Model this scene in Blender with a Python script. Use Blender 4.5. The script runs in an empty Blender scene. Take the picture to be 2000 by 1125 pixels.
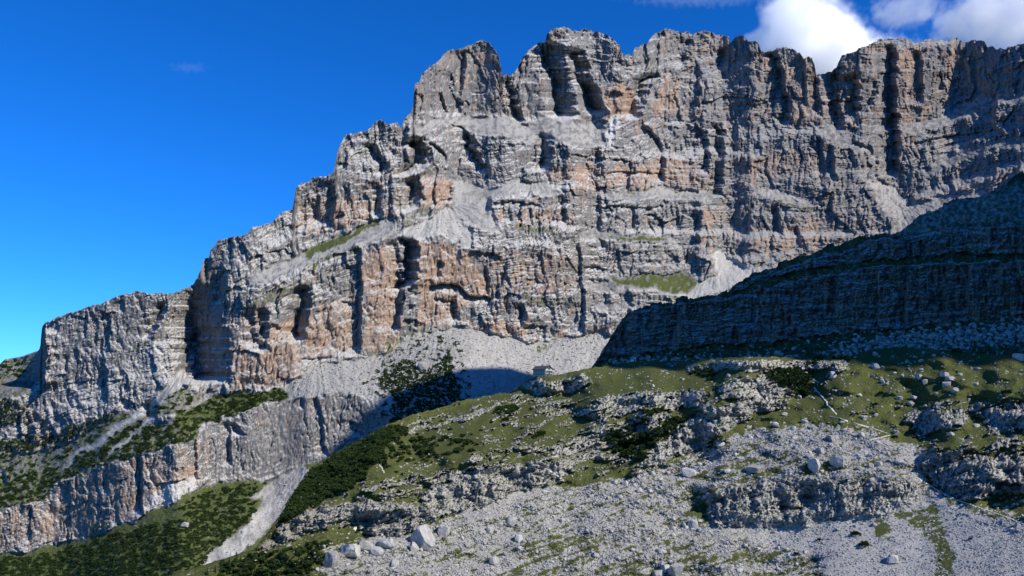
import bpy, math, random
import numpy as np
random.seed(7); rng = np.random.default_rng(7)
R = math.radians
# ------------------------------------------------------------------ camera, sky, sun, exposure
scn = bpy.context.scene
FOC = 1570.0; HOR = 780.0                      # focal length in photo pixels, horizon row
PITCH = math.atan((HOR - 562.5) / FOC)
CP, SP = math.cos(PITCH), math.sin(PITCH)
cam_d = bpy.data.cameras.new('camera'); cam = bpy.data.objects.new('camera', cam_d)
scn.collection.objects.link(cam); scn.camera = cam
cam_d.sensor_width = 36.0; cam_d.lens = FOC / 2000 * 36.0
cam_d.clip_start = 0.5; cam_d.clip_end = 30000
cam.rotation_euler = (R(90) + PITCH, 0, 0)
SUN_AZ, SUN_EL = R(124), R(37)                 # clockwise from +Y (the view direction)
SUN = np.array([math.sin(SUN_AZ) * math.cos(SUN_EL), math.cos(SUN_AZ) * math.cos(SUN_EL), math.sin(SUN_EL)])
w = bpy.data.worlds.new('World'); scn.world = w; w.use_nodes = True
nt = w.node_tree; nt.nodes.clear()
sky = nt.nodes.new('ShaderNodeTexSky'); sky.sky_type = 'NISHITA'; sky.sun_disc = False
sky.sun_elevation = SUN_EL; sky.sun_rotation = SUN_AZ; sky.altitude = 2300
sky.air_density = 1.0; sky.dust_density = 0.0; sky.ozone_density = 4.0
hs = nt.nodes.new('ShaderNodeHueSaturation'); hs.inputs['Saturation'].default_value = 1.28; hs.inputs['Hue'].default_value = 0.487
gm = nt.nodes.new('ShaderNodeMix'); gm.data_type = 'RGBA'; gm.blend_type = 'MULTIPLY'; gm.inputs[0].default_value = 1.0; gm.inputs[7].default_value = (0.31, 0.80, 1.50, 1)   # the clear polarised blue of high mountain air
bg = nt.nodes.new('ShaderNodeBackground'); bg.inputs['Strength'].default_value = 0.108
wo = nt.nodes.new('ShaderNodeOutputWorld')
nt.links.new(sky.outputs[0], hs.inputs['Color']); nt.links.new(hs.outputs[0], gm.inputs[6])
nt.links.new(gm.outputs[2], bg.inputs['Color']); nt.links.new(bg.outputs[0], wo.inputs['Surface'])
sd = bpy.data.lights.new('sun', 'SUN'); sd.energy = 5.0; sd.angle = R(0.53); sd.color = (1.0, 0.94, 0.835)
so = bpy.data.objects.new('sun', sd); scn.collection.objects.link(so)
so.rotation_euler = (R(90) - SUN_EL, 0, math.pi - SUN_AZ)
vs = scn.view_settings; vs.view_transform = 'Standard'; vs.look = 'None'; vs.gamma = 1; vs.use_curve_mapping = False
vs.exposure = 0.25
scn.render.resolution_x = 1024; scn.render.resolution_y = 576
scn.cycles.max_bounces = 4; scn.cycles.diffuse_bounces = 4

# ------------------------------------------------------------------ numpy noise
def _h(ix, iy, s):
    h = (ix.astype(np.int64) * 374761393 + iy.astype(np.int64) * 668265263 + s * 974634777) & 0xffffffff
    h = ((h ^ (h >> 13)) * 1274126177) & 0xffffffff
    h = (h ^ (h >> 16)) & 0xffff
    return h.astype(np.float32) * np.float32(2 * math.pi / 65536)
def perlin(x, y, s=0):
    x = np.asarray(x, np.float32); y = np.asarray(y, np.float32)
    x0 = np.floor(x); y0 = np.floor(y); fx = x - x0; fy = y - y0
    ux = fx * fx * fx * (fx * (fx * 6 - 15) + 10); uy = fy * fy * fy * (fy * (fy * 6 - 15) + 10)
    def g(dx, dy):
        a = _h(x0 + dx, y0 + dy, s)
        return np.cos(a) * (fx - dx) + np.sin(a) * (fy - dy)
    a = g(0, 0); b = g(1, 0); c = g(0, 1); d = g(1, 1)
    return ((a + (b - a) * ux) * (1 - uy) + (c + (d - c) * ux) * uy) * 1.5
def fbm(x, y, o=4, s=0, gain=0.5, lac=2.03):
    t = 0; a = 1.0
    for k in range(o):
        t = t + a * perlin(x + 17.3 * k, y - 9.1 * k, s + k * 31); x = x * lac; y = y * lac; a *= gain
    return t
def billow(x, y, o=3, s=0, gain=0.5, lac=2.1):
    t = 0; a = 1.0
    for k in range(o):
        t = t + a * np.minimum(np.abs(perlin(x + 7.7 * k, y + 3.1 * k, s + k * 13)) * 2.2, 1.0); x = x * lac; y = y * lac; a *= gain
    return t
def blocks(x, y, s=0, tilt=0.9):
    """facetted offsets: every jittered cell is its own tilted plane, so neighbours meet in sharp arrises"""
    x = np.asarray(x, np.float32); y = np.asarray(y, np.float32); x0 = np.floor(x); y0 = np.floor(y)
    best = np.full(x.shape, 9.0, np.float32); out = np.zeros(x.shape, np.float32)
    for dx in (-1, 0, 1):
        for dy in (-1, 0, 1):
            a = _h(x0 + dx, y0 + dy, s) / 6.2832; b = _h(x0 + dx, y0 + dy, s + 91) / 6.2832; c = _h(x0 + dx, y0 + dy, s + 173) / 6.2832; d = _h(x0 + dx, y0 + dy, s + 211) / 6.2832
            px = x - (x0 + dx + 0.15 + 0.7 * a); py = y - (y0 + dy + 0.15 + 0.7 * b)
            dist = np.maximum(np.abs(px), np.abs(py)) + 0.25 * (np.abs(px) + np.abs(py)); k = dist < best
            best = np.where(k, dist, best); out = np.where(k, (c - 0.5) * 2 + tilt * ((c * 7 % 1 - 0.5) * px + (d - 0.5) * py) * 2, out)
    return out
def sstep(a, b, x):
    t = np.clip((x - a) / (b - a), 0, 1); return t * t * (3 - 2 * t)
def ip(pts):
    xs = np.array([p[0] for p in pts], float); ys = np.array([p[1] for p in pts], float)
    return lambda q: np.interp(q, xs, ys)

# ------------------------------------------------------------------ traced regions on a direction raster
RU0, RV0, RS = -120, -60, 2.0
RW, RH = 1130, 700
def inside(poly, U, V):
    c = np.zeros(U.shape, bool); n = len(poly)
    for i in range(n):
        x1, y1 = poly[i]; x2, y2 = poly[(i + 1) % n]
        if y1 == y2: continue
        m = ((y1 > V) != (y2 > V)) & (U < (x2 - x1) * (V - y1) / (y2 - y1) + x1)
        c ^= m
    return c
def blur(a, r):
    if r < 1: return a
    for _ in range(2):
        for ax in (0, 1):
            p = np.pad(a, [(r + 1, r) if k == ax else (0, 0) for k in (0, 1)], mode='edge').cumsum(axis=ax)
            if ax == 0: a = (p[2 * r + 1:] - p[:-2 * r - 1]) / (2 * r + 1)
            else: a = (p[:, 2 * r + 1:] - p[:, :-2 * r - 1]) / (2 * r + 1)
    return a
def region(polys, b=2, base=0.0):
    m = np.full((RH, RW), base, np.float64)
    for val, poly in polys:
        x0 = min(p[0] for p in poly); x1 = max(p[0] for p in poly); y0 = min(p[1] for p in poly); y1 = max(p[1] for p in poly)
        if x0 <= 0: poly = [(p[0] if p[0] > 0 else -130, p[1]) for p in poly]; x0 = -130
        if x1 >= 2000: poly = [(p[0] if p[0] < 2000 else 2150, p[1]) for p in poly]; x1 = 2150
        if y1 >= 1125: poly = [(p[0], p[1] if p[1] < 1125 else 1400) for p in poly]; y1 = 1400
        j0 = max(0, int((x0 - RU0) / RS)); j1 = min(RW, int((x1 - RU0) / RS) + 2)
        i0 = max(0, int((y0 - RV0) / RS)); i1 = min(RH, int((y1 - RV0) / RS) + 2)
        if j1 <= j0 or i1 <= i0: continue
        V, U = np.mgrid[i0:i1, j0:j1]; k = inside(poly, U * RS + RU0, V * RS + RV0)
        m[i0:i1, j0:j1][k] = val
    return blur(m, b)
def samp(m, U, V):
    x = np.clip((U - RU0) / RS, 0, RW - 1.001); y = np.clip((V - RV0) / RS, 0, RH - 1.001)
    j = x.astype(int); i = y.astype(int); fx = x - j; fy = y - i
    return (m[i, j] * (1 - fx) + m[i, j + 1] * fx) * (1 - fy) + (m[i + 1, j] * (1 - fx) + m[i + 1, j + 1] * fx) * fy

def rays(U, V):
    a = (U - 1000) / FOC; b = (562.5 - V) / FOC
    dy = CP - b * SP; return a / dy, (SP + b * CP) / dy          # X/Y and Z/Y

class Layer:
    """one sheet of terrain seen along columns; Y is its real distance ahead of the camera"""
    def __init__(s, us, vb, vt, nr):
        s.us = us; s.vb = vb(us); s.vt = vt(us); s.nr = nr
        t = np.linspace(0, 1, nr)[:, None]
        s.U = np.broadcast_to(us[None, :], (nr, len(us))).astype(np.float64)
        g = np.arange(us.min(), us.max(), 2.0); kk = np.exp(-(np.arange(-90, 91) * 2.0 / 55.0) ** 2); kk /= kk.sum()
        gv = np.convolve(np.pad(vt(g), 90, mode='edge'), kk, 'valid'); s.vs = np.minimum(np.interp(us, g, gv), s.vb - 25); s.dv = s.vt - s.vs
        s.V = s.vb[None, :] + (s.vs - s.vb)[None, :] * t + s.dv[None, :] * t ** 5
        s.V = np.minimum.accumulate(s.V, axis=0) - np.arange(nr)[:, None] * 1e-4
        s.tx, s.te = rays(s.U, s.V)
    def integrate(s, slope, vref, yref, sm=12):
        sl = np.tan(np.radians(slope)); mid = (sl[1:] + sl[:-1]) / 2
        mid = np.maximum(mid, np.maximum(s.te[1:], s.te[:-1]) + 0.04)
        lg = np.log((mid - s.te[:-1]) / (mid - s.te[1:]))
        L = np.vstack([np.zeros((1, lg.shape[1])), np.cumsum(lg, 0)])
        # even the profile out between neighbouring columns at equal elevation
        vg = np.arange(s.V.min(), s.V.max(), 4.0); nc = len(s.us)
        S = np.empty((len(vg), nc)); 
        nc = len(s.us); fr = np.array([np.interp(-r_, -s.V[:, k_], np.arange(s.nr)) for k_, r_ in enumerate(vref(s.us))])
        i = np.minimum(fr.astype(int), s.nr - 2); f = fr - i; c = np.arange(nc)
        L = L - (L[i, c] * (1 - f) + L[i + 1, c] * f)[None, :]
        for j in range(nc): S[:, j] = np.interp(vg, s.V[::-1, j], L[::-1, j])
        k = int(sm)
        for _ in range(2):
            p = np.pad(S, [(0, 0), (k + 1, k)], mode='edge').cumsum(axis=1); S = (p[:, 2 * k + 1:] - p[:, :-2 * k - 1]) / (2 * k + 1)
        for j in range(nc): L[:, j] = np.interp(s.V[:, j], vg, S[:, j])
        ref = L[i, c] * (1 - f) + L[i + 1, c] * f
        s.Y = np.exp(L - ref[None, :]) * yref(s.us)[None, :]
    def edge(s, pts, A, wd, L=60, nose=0.2, top=0):
        """left flank of a buttress: the rock steps back to the left of the line"""
        vs_ = [p[1] for p in pts]; v0, v1 = min(vs_), max(vs_)
        pts = sorted(pts, key=lambda p: p[1]); ul = ip([(p[1], p[0]) for p in pts])
        us_ = [p[0] for p in pts]
        c = np.where((s.us > min(us_) - wd - 8 * L) & (s.us < max(us_) + 8 * wd))[0]
        if len(c) == 0: return
        c = slice(c[0], c[-1] + 1); V = s.V[:, c]; U = s.U[:, c]
        jag = fbm(V / 14 + pts[0][0], V * 0 + 3.3, 3, 5) * min(wd * 0.25, 3) + blocks(U * 0 + pts[0][0] * 1.7, V / 11, 6, 0) * min(wd * 0.3, 3.5)
        dist = ul(V) + jag - U; tp = min(14, (v1 - v0) * 0.3)
        tap = sstep(v0 - 2, v0 + max(tp, top), V) * (1 - sstep(v1 - tp, v1 + 3, V))
        off = A * np.clip(dist / wd, 0, 1) * np.exp(-np.maximum(dist - wd, 0) / L) - nose * A * np.exp(-np.abs(dist) / wd)
        s.Y[:, c] += off * tap * s.Y[:, c] / 1400
    def roof(s, pts, A, h, L=14):
        """overhang: rock is undercut below the line"""
        pts = sorted(pts); vl = ip(pts); u0, u1 = pts[0][0], pts[-1][0]
        c = np.where((s.us > u0) & (s.us < u1))[0]
        if len(c) == 0: return
        c = slice(c[0], c[-1] + 1); V = s.V[:, c]; U = s.U[:, c]
        dist = V - vl(U) - fbm(U / 12, U * 0 + 1.7, 3, 9) * 3
        tap = sstep(u0, u0 + 8, U) * (1 - sstep(u1 - 8, u1, U))
        s.Y[:, c] += A * sstep(0, 1, dist / h) * np.exp(-np.maximum(dist - h, 0) / L) * tap * s.Y[:, c] / 1400
    def xyz(s, Y=None):
        Y = s.Y if Y is None else Y
        return np.stack([s.tx * Y, Y, s.te * Y], -1)
    def grads(s):
        P = s.xyz(); du = np.gradient(P, axis=1); dv = np.gradient(P, axis=0)
        n = np.cross(du, dv); n /= np.linalg.norm(n, axis=-1, keepdims=True) + 1e-9
        sg = np.sign(-n[..., 1]); sg[sg == 0] = 1
        return n * sg[..., None]
    def at(s, u, v):
        u = np.atleast_1d(np.asarray(u, float)); v = np.atleast_1d(np.asarray(v, float))
        x = np.interp(u, s.us, np.arange(len(s.us))); j = np.minimum(x.astype(int), len(s.us) - 2); fx = x - j
        mixc = lambda a: a[j] * (1 - fx) + a[j + 1] * fx
        vb, vs_, dv = mixc(s.vb), mixc(s.vs), mixc(s.dv); lo = np.zeros(len(u)); hi = np.ones(len(u))
        for _ in range(16):
            md = (lo + hi) / 2; up = vb + (vs_ - vb) * md + dv * md ** 5 > v; lo = np.where(up, md, lo); hi = np.where(up, hi, md)
        y = np.clip((lo + hi) / 2, 0, 0.9999) * (s.nr - 1); i = np.minimum(y.astype(int), s.nr - 2); fy = y - i
        Y = (s.Y[i, j] * (1 - fx) + s.Y[i, j + 1] * fx) * (1 - fy) + (s.Y[i + 1, j] * (1 - fx) + s.Y[i + 1, j + 1] * fx) * fy
        tx, te = rays(u, v)
        return np.stack([tx * Y, Y, te * Y], -1)
    def build(s, name, mat, front, back, masks):
        P = s.xyz().astype(np.float32); nr, nc = P.shape[:2]
        rows = [];
        # front: surface carried on below the traced part; back: the far side falling away behind the crest
        for dy, dz in front[::-1]:
            q = P[0].copy(); k = np.maximum(1 - dy / 1000.0, 0.05); q[:, 0] *= k; q[:, 1] *= k; q[:, 2] += dz; rows.append(q)
        f = len(rows); rows = np.array(rows).reshape(f, nc, 3)
        bk = []
        for dy, dz in back:
            q = P[-1].copy(); q[:, 1] += dy; q[:, 0] *= (1 + dy / np.maximum(P[-1][:, 1], 1)); q[:, 2] += dz; bk.append(q)
        b = len(bk); bk = np.array(bk).reshape(b, nc, 3)
        A = np.concatenate([rows, P, bk], 0); H = A.shape[0]
        me = bpy.data.meshes.new(name); nv = H * nc
        me.vertices.add(nv); me.vertices.foreach_set('co', A.reshape(-1).astype(np.float32))
        ii = np.arange(nv, dtype=np.int32).reshape(H, nc)
        q = np.stack([ii[:-1, :-1], ii[:-1, 1:], ii[1:, 1:], ii[1:, :-1]], -1).reshape(-1, 4)
        me.loops.add(q.size); me.loops.foreach_set('vertex_index', q.reshape(-1))
        me.polygons.add(len(q)); me.polygons.foreach_set('loop_start', np.arange(len(q), dtype=np.int32) * 4)
        me.polygons.foreach_set('use_smooth', np.ones(len(q), bool))
        me.update(calc_edges=True)
        for nm, ch in masks.items():
            d = np.ones((H, nc, 4), np.float32)
            for k, c in enumerate(ch):
                d[f:f + nr, :, k] = c; d[:f, :, k] = c[0]; d[f + nr:, :, k] = c[-1]
            at = me.attributes.new(nm, 'FLOAT_COLOR', 'POINT'); at.data.foreach_set('color', d.reshape(-1))
        me.materials.append(mat); o = bpy.data.objects.new(name, me); scn.collection.objects.link(o)
        o['kind'] = 'structure'; return o

def cols(step, a=-40, b=2040, far_l=-1500, far_r=3600):
    m = np.arange(a, b, step)
    l = a - np.cumsum(np.geomspace(step, 90, 46)); l = l[l > far_l][::-1]
    r = m[-1] + np.cumsum(np.geomspace(step, 90, 60)); r = r[r < far_r]
    return np.concatenate([l, m, r])

# ------------------------------------------------------------------ node helpers and materials
def new_mat(name, rough=0.95):
    m = bpy.data.materials.new(name); m.use_nodes = True; t = m.node_tree; t.nodes.clear()
    out = t.nodes.new('ShaderNodeOutputMaterial'); b = t.nodes.new('ShaderNodeBsdfPrincipled')
    b.inputs['Roughness'].default_value = rough; b.inputs['Specular IOR Level'].default_value = 0.05
    t.links.new(b.outputs[0], out.inputs[0]); return m, t, b
def tex(t, scale, detail=4, rough=0.6, vec=None, sc=None):
    co = t.nodes.new('ShaderNodeTexCoord'); src = co.outputs['Object']
    if sc:
        mp = t.nodes.new('ShaderNodeMapping'); mp.inputs['Scale'].default_value = sc; t.links.new(src, mp.inputs[0]); src = mp.outputs[0]
    n = t.nodes.new('ShaderNodeTexNoise'); n.inputs['Scale'].default_value = scale; n.inputs['Detail'].default_value = detail
    n.inputs['Roughness'].default_value = rough; t.links.new(src, n.inputs['Vector']); return n.outputs['Fac']
def ramp(t, fac, stops):
    r = t.nodes.new('ShaderNodeValToRGB'); e = r.color_ramp.elements
    while len(e) < len(stops): e.new(0.5)
    for k, (p, c) in enumerate(stops): e[k].position = p; e[k].color = (*c, 1) if len(c) == 3 else c
    t.links.new(fac, r.inputs[0]); return r.outputs[0]
def mix(t, fac, a, b):
    m = t.nodes.new('ShaderNodeMix'); m.data_type = 'RGBA'
    if isinstance(fac, (int, float)): m.inputs[0].default_value = fac
    else: t.links.new(fac, m.inputs[0])
    for k, x in ((6, a), (7, b)):
        if isinstance(x, tuple): m.inputs[k].default_value = (*x, 1)
        else: t.links.new(x, m.inputs[k])
    return m.outputs[2]
def attr(t, name):
    a = t.nodes.new('ShaderNodeAttribute'); a.attribute_name = name
    s = t.nodes.new('ShaderNodeSeparateColor'); t.links.new(a.outputs['Color'], s.inputs[0]); return s.outputs
def bump(t, b, hgt, strength, dist):
    n = t.nodes.new('ShaderNodeBump'); n.inputs['Strength'].default_value = strength; n.inputs['Distance'].default_value = dist
    t.links.new(hgt, n.inputs['Height']); t.links.new(n.outputs[0], b.inputs['Normal'])
def grey(v, tint=0.0): return (v * (1 + tint), v, v * (1 - tint))

def terrain_mat(name, sc, rock_lo, rock_hi, grass_a, grass_b, bstr=0.6, bdist=2.0):
    """rock, ochre rock, scree, turf and dwarf pine by region, broken up by noise in the ground's own coordinates"""
    m, t, b = new_mat(name)
    k1 = attr(t, 'cover'); k2 = attr(t, 'rock')
    n1 = tex(t, 0.02 * sc, 6, 0.65); n2 = tex(t, 0.25 * sc, 5, 0.7); n3 = tex(t, 0.05 * sc, 5, 0.7, sc=(1, 1, 0.18)); n4 = tex(t, 0.9 * sc, 4, 0.7); n5 = tex(t, 0.42 * sc, 5, 0.72, sc=(1, 1, 0.16)); n6 = tex(t, 0.5 * sc, 4, 0.7, sc=(0.12, 0.12, 1))
    rock = ramp(t, n3, [(0.3, rock_lo), (0.5, tuple((a + c) / 2 for a, c in zip(rock_lo, rock_hi))), (0.72, rock_hi)])
    rock = mix(t, 0.45, rock, ramp(t, n6, [(0.38, tuple(x * 0.7 for x in rock_lo)), (0.58, tuple(x * 1.2 for x in rock_hi))])); rock = mix(t, 0.4, rock, ramp(t, n5, [(0.38, tuple(x * 0.65 for x in rock_lo)), (0.58, tuple(x * 1.2 for x in rock_hi))]))
    och = ramp(t, n5, [(0.36, (0.22, 0.14, 0.10)), (0.5, (0.36, 0.24, 0.165)), (0.62, (0.42, 0.32, 0.25))])
    c = mix(t, k2[0], rock, och)
    c = mix(t, k2[1], c, ramp(t, n5, [(0.3, (0.075, 0.078, 0.085)), (0.7, (0.16, 0.16, 0.168))]))
    pale = ramp(t, n2, [(0.3, (0.38, 0.37, 0.35)), (0.66, (0.61, 0.60, 0.57))])
    c = mix(t, k2[2], c, pale)
    c = mix(t, k1[2], c, ramp(t, n4, [(0.34, (0.18, 0.174, 0.162)), (0.5, (0.36, 0.35, 0.325)), (0.68, (0.57, 0.555, 0.52))]))
    gr = ramp(t, n2, [(0.28, grass_a), (0.5, tuple((a + c_) / 2 for a, c_ in zip(grass_a, grass_b))), (0.72, grass_b)])
    gr = mix(t, ramp(t, n4, [(0.45, (0, 0, 0)), (0.7, (0.5, 0.5, 0.5))]), gr, (0.10, 0.10, 0.045))
    c = mix(t, k1[0], c, gr)
    c = mix(t, k1[1], c, ramp(t, n4, [(0.35, (0.010, 0.018, 0.007)), (0.7, (0.035, 0.055, 0.018))]))
    t.links.new(c, b.inputs['Base Color'])
    bump(t, b, n4, bstr, bdist); return m

# ================================================================== 1. THE MOUNTAIN
SIL = [(-1500, 1500), (-800, 950), (-300, 790), (-120, 742), (0, 713), (10, 703), (45, 697), (74, 688), (78, 682), (80, 660), (82, 640), (88, 633), (110, 622), (150, 608), (175, 600), (190, 596), (215, 589), (240, 578), (262, 571), (285, 573), (335, 576), (345, 572), (378, 556), (385, 546), (392, 525), (399, 507), (408, 504), (411, 490), (420, 483), (425, 471), (444, 467), (455, 460), (472, 460), (483, 453), (500, 441), (532, 434), (541, 423), (553, 413), (571, 409), (574, 395), (575, 381), (579, 365), (595, 356), (615, 347), (640, 342), (649, 340), (654, 326), (659, 298), (666, 277), (675, 263), (696, 260), (713, 260), (724, 249), (733, 239), (745, 234), (754, 241), (759, 244), (776, 241), (782, 248), (785, 246), (787, 235), (796, 225), (803, 221), (806, 211), (808, 190), (810, 165), (818, 162), (824, 144), (836, 132), (850, 123), (864, 108), (881, 99), (909, 92), (930, 84), (944, 80), (955, 83), (964, 95), (974, 108), (979, 134), (983, 150), (1004, 142), (1011, 134), (1018, 116), (1032, 97), (1053, 85), (1065, 81), (1069, 66), (1081, 57), (1102, 52), (1121, 60), (1140, 57), (1165, 62), (1186, 67), (1199, 78), (1210, 88), (1215, 106), (1235, 107), (1240, 94), (1262, 83), (1280, 65), (1302, 56), (1325, 61), (1356, 67), (1370, 61), (1392, 63), (1410, 71), (1424, 74), (1426, 86), (1437, 72), (1451, 68), (1462, 81), (1476, 79), (1482, 85), (1488, 99), (1496, 103), (1505, 97), (1532, 92), (1550, 94), (1563, 103), (1570, 115), (1577, 109), (1586, 112), (1591, 126), (1594, 146), (1622, 140), (1633, 133), (1644, 108), (1667, 101), (1680, 92), (1725, 76), (1775, 76), (1788, 86), (1815, 76), (1838, 79), (1865, 74), (1883, 83), (1905, 77), (1923, 83), (1928, 92), (1937, 88), (1948, 97), (1955, 95), (1982, 90), (2000, 85), (2200, 60), (2600, 20), (3600, -60)]
_s = ip(SIL)
def mtn_top(u): return _s(u) - 3.0 * fbm(u / 9.0, u * 0 + 0.5, 4, 77, 0.6) * (u > 85) - 1.2 * fbm(u / 60.0, u * 0 + 0.5, 3, 78)
NEARSIL = [(-1500, 1900), (-300, 1330), (0, 1240), (200, 1180), (350, 1126), (430, 1101), (500, 1076), (530, 1036), (550, 1005), (575, 965), (600, 925), (640, 895), (700, 862), (760, 828), (800, 812), (850, 799), (890, 786), (940, 775), (1000, 765), (1018, 750), (1040, 736), (1085, 733), (1120, 726), (1170, 716), (1230, 706), (1330, 705), (1450, 698), (1560, 698), (1640, 700), (1665, 694), (1700, 683), (1760, 677), (1850, 683), (1930, 692), (2000, 695), (2100, 700), (2500, 690), (3600, 600)]
near_top = ip(NEARSIL)
mtn_bot = ip([(-1500, 1700), (0, 1200), (350, 1190), (500, 1150), (600, 1010), (760, 900), (900, 850), (1200, 800), (1500, 640), (2000, 520), (3600, 500)])
M = Layer(cols(1.6), mtn_bot, mtn_top, 580)
U, V = M.U, M.V
wu = fbm(U / 35, V / 35, 4, 1) * 9; wv = fbm(U / 35, V / 35, 4, 2) * 7
UW, VW = U + wu, V + wv

talus = [(560, 752), (622, 712), (668, 701), (745, 696), (776, 675), (808, 647), (850, 632), (888, 632), (920, 647), (962, 651), (1018, 654), (1046, 668), (1095, 658), (1165, 647), (1191, 654), (1260, 700), (1260, 830), (720, 840), (770, 820), (730, 780), (690, 765), (620, 770), (567, 779)]
slab = [(380, 850), (450, 815), (500, 795), (567, 779), (620, 770), (690, 765), (730, 780), (770, 820), (720, 880), (640, 905), (605, 925), (590, 908), (530, 935), (450, 938), (416, 945), (392, 905)]
lowcliff = [(0, 1022), (100, 974), (106, 943), (212, 907), (275, 887), (372, 868), (382, 900), (386, 955), (330, 985), (250, 1020), (180, 1045), (60, 1075), (0, 1090)]
valley = [(0, 1090), (60, 1075), (180, 1045), (250, 1020), (330, 985), (386, 955), (416, 945), (530, 937), (590, 908), (640, 905), (700, 1125), (0, 1125)]
vegB = [(0, 965), (113, 910), (212, 858), (260, 825), (336, 828), (385, 845), (380, 868), (275, 887), (212, 907), (106, 943), (100, 974), (0, 1022)]
vegC = [(340, 828), (345, 805), (395, 785), (440, 765), (500, 765), (548, 757), (567, 775), (500, 795), (450, 815), (410, 825), (375, 850)]
vegA = [(0, 905), (60, 882), (150, 850), (212, 822), (228, 806), (180, 818), (95, 848), (0, 872)]
leftveg = [(0, 905), (95, 878), (150, 850), (228, 806), (290, 800), (355, 755), (400, 775), (345, 805), (260, 828), (212, 860), (113, 912), (0, 967)]
t1 = [(812, 247), (840, 234), (870, 226), (905, 229), (960, 229), (1010, 233), (1040, 246), (1052, 266), (1055, 284), (1000, 268), (930, 258), (900, 250), (870, 240), (830, 262), (812, 262)]
t2 = [(1035, 242), (1060, 229), (1100, 233), (1160, 236), (1185, 246), (1188, 290), (1130, 286), (1080, 272), (1050, 262)]
t3 = [(882, 345), (900, 350), (960, 365), (1010, 348), (1060, 356), (1090, 370), (1102, 388), (1030, 372), (960, 384), (955, 412), (975, 440), (990, 450), (930, 445), (900, 420), (885, 400)]
t4 = [(768, 458), (800, 440), (850, 425), (884, 400), (892, 420), (905, 440), (930, 460), (925, 490), (900, 468), (850, 458), (800, 462)]
t5 = [(1178, 388), (1190, 376), (1250, 369), (1310, 366), (1400, 380), (1392, 389), (1290, 384)]
t6 = [(1396, 488), (1410, 491), (1440, 508), (1474, 530), (1450, 545), (1425, 562), (1370, 577), (1325, 580), (1350, 562), (1392, 545), (1402, 528)]
t7 = [(1190, 540), (1300, 538), (1330, 533), (1368, 558), (1350, 572), (1290, 570), (1200, 550)]
t8 = [(1468, 372), (1500, 366), (1540, 379), (1610, 398), (1560, 400), (1500, 387)]
t9 = [(1130, 452), (1210, 455), (1300, 462), (1390, 470), (1392, 482), (1290, 474), (1200, 466), (1135, 464)]
t10 = [(1690, 352), (1720, 350), (1790, 395), (1850, 380), (1920, 372), (2000, 350), (2000, 470), (1740, 470), (1755, 440), (1720, 395)]
t11 = [(1130, 548), (1190, 552), (1250, 562), (1200, 572), (1140, 566)]
t12 = [(1140, 590), (1190, 594), (1250, 590), (1240, 604), (1180, 604)]
t13 = [(600, 490), (640, 462), (700, 445), (750, 425), (770, 440), (765, 460), (700, 478), (640, 500), (590, 520), (500, 560), (480, 548), (540, 512)]
t14 = [(1760, 250), (1800, 235), (1870, 205), (1950, 185), (2000, 180), (2000, 196), (1950, 202), (1880, 226), (1800, 262)]
t15 = [(1800, 340), (1850, 300), (1930, 275), (2000, 262), (2000, 276), (1930, 292), (1860, 322)]
t16 = [(1590, 240), (1640, 262), (1700, 290), (1740, 300), (1730, 312), (1680, 300), (1600, 262)]
lefts = [(215, 715), (300, 672), (340, 640), (420, 600), (400, 640), (372, 700), (365, 740), (300, 790), (228, 806), (150, 820), (100, 790), (150, 745)]
chute1 = [(352, 726), (378, 722), (350, 758), (300, 798), (250, 830), (190, 872), (120, 915), (125, 903), (185, 862), (225, 832), (270, 800), (320, 765)]
chute2 = [(292, 822), (305, 815), (262, 850), (214, 890), (205, 888), (245, 855)]
fan = [(592, 907), (606, 925), (575, 965), (548, 1005), (535, 1022), (480, 1072), (400, 1125), (352, 1125), (400, 1085), (450, 1050), (505, 1000), (522, 962), (480, 975), (540, 937)]
cone1 = [(905, 740), (918, 690), (940, 668), (962, 652), (985, 672), (1010, 700), (1000, 745), (940, 760)]
cone2 = [(1040, 700), (1090, 676), (1165, 650), (1185, 660), (1180, 700), (1120, 740), (1060, 720)]
lefthill = [(0, 713), (45, 697), (78, 684), (70, 745), (30, 780), (0, 800)]

slope_r = region([(80, [(84, 637), (150, 600), (262, 565), (340, 570), (345, 605), (320, 628), (300, 655), (240, 692), (200, 717), (150, 738), (80, 757)]),
                  (64, lefts), (40, leftveg), (36, vegB), (38, vegC), (42, lefthill), (84, lowcliff), (78, slab), (30, valley), (33, fan), (36, chute1), (36, chute2), (34, talus),
                  (82, [(440, 610), (520, 560), (590, 560), (700, 490), (770, 470), (925, 470), (1000, 480), (1130, 480), (1140, 650), (1046, 668), (888, 632), (776, 675), (700, 700), (622, 712), (560, 752), (440, 770)]),
                  (84, [(575, 400), (580, 360), (650, 340), (740, 350), (750, 420), (690, 448), (610, 462), (575, 462)]),
                  (80, [(810, 232), (812, 165), (860, 110), (950, 80), (975, 110), (1005, 145), (1012, 225), (960, 228), (870, 224)]),
                  (80, [(1020, 238), (1010, 140), (1065, 80), (1200, 78), (1245, 120), (1245, 235), (1190, 240), (1060, 226)]),
                  (80, [(1420, 240), (1420, 90), (1590, 120), (1610, 250), (1520, 250)]), (80, [(1630, 135), (1680, 92), (1880, 85), (1990, 170), (1860, 205), (1760, 250), (1650, 240)]),
                  (40, t1), (46, t2), (44, t3), (38, t4), (36, t5), (34, t6), (34, t7), (36, t8), (40, t9), (44, t10), (38, t11), (40, t12), (38, t13), (42, t14), (45, t15), (45, t16)], 2, 70)
slope = samp(slope_r, UW, VW)
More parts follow.
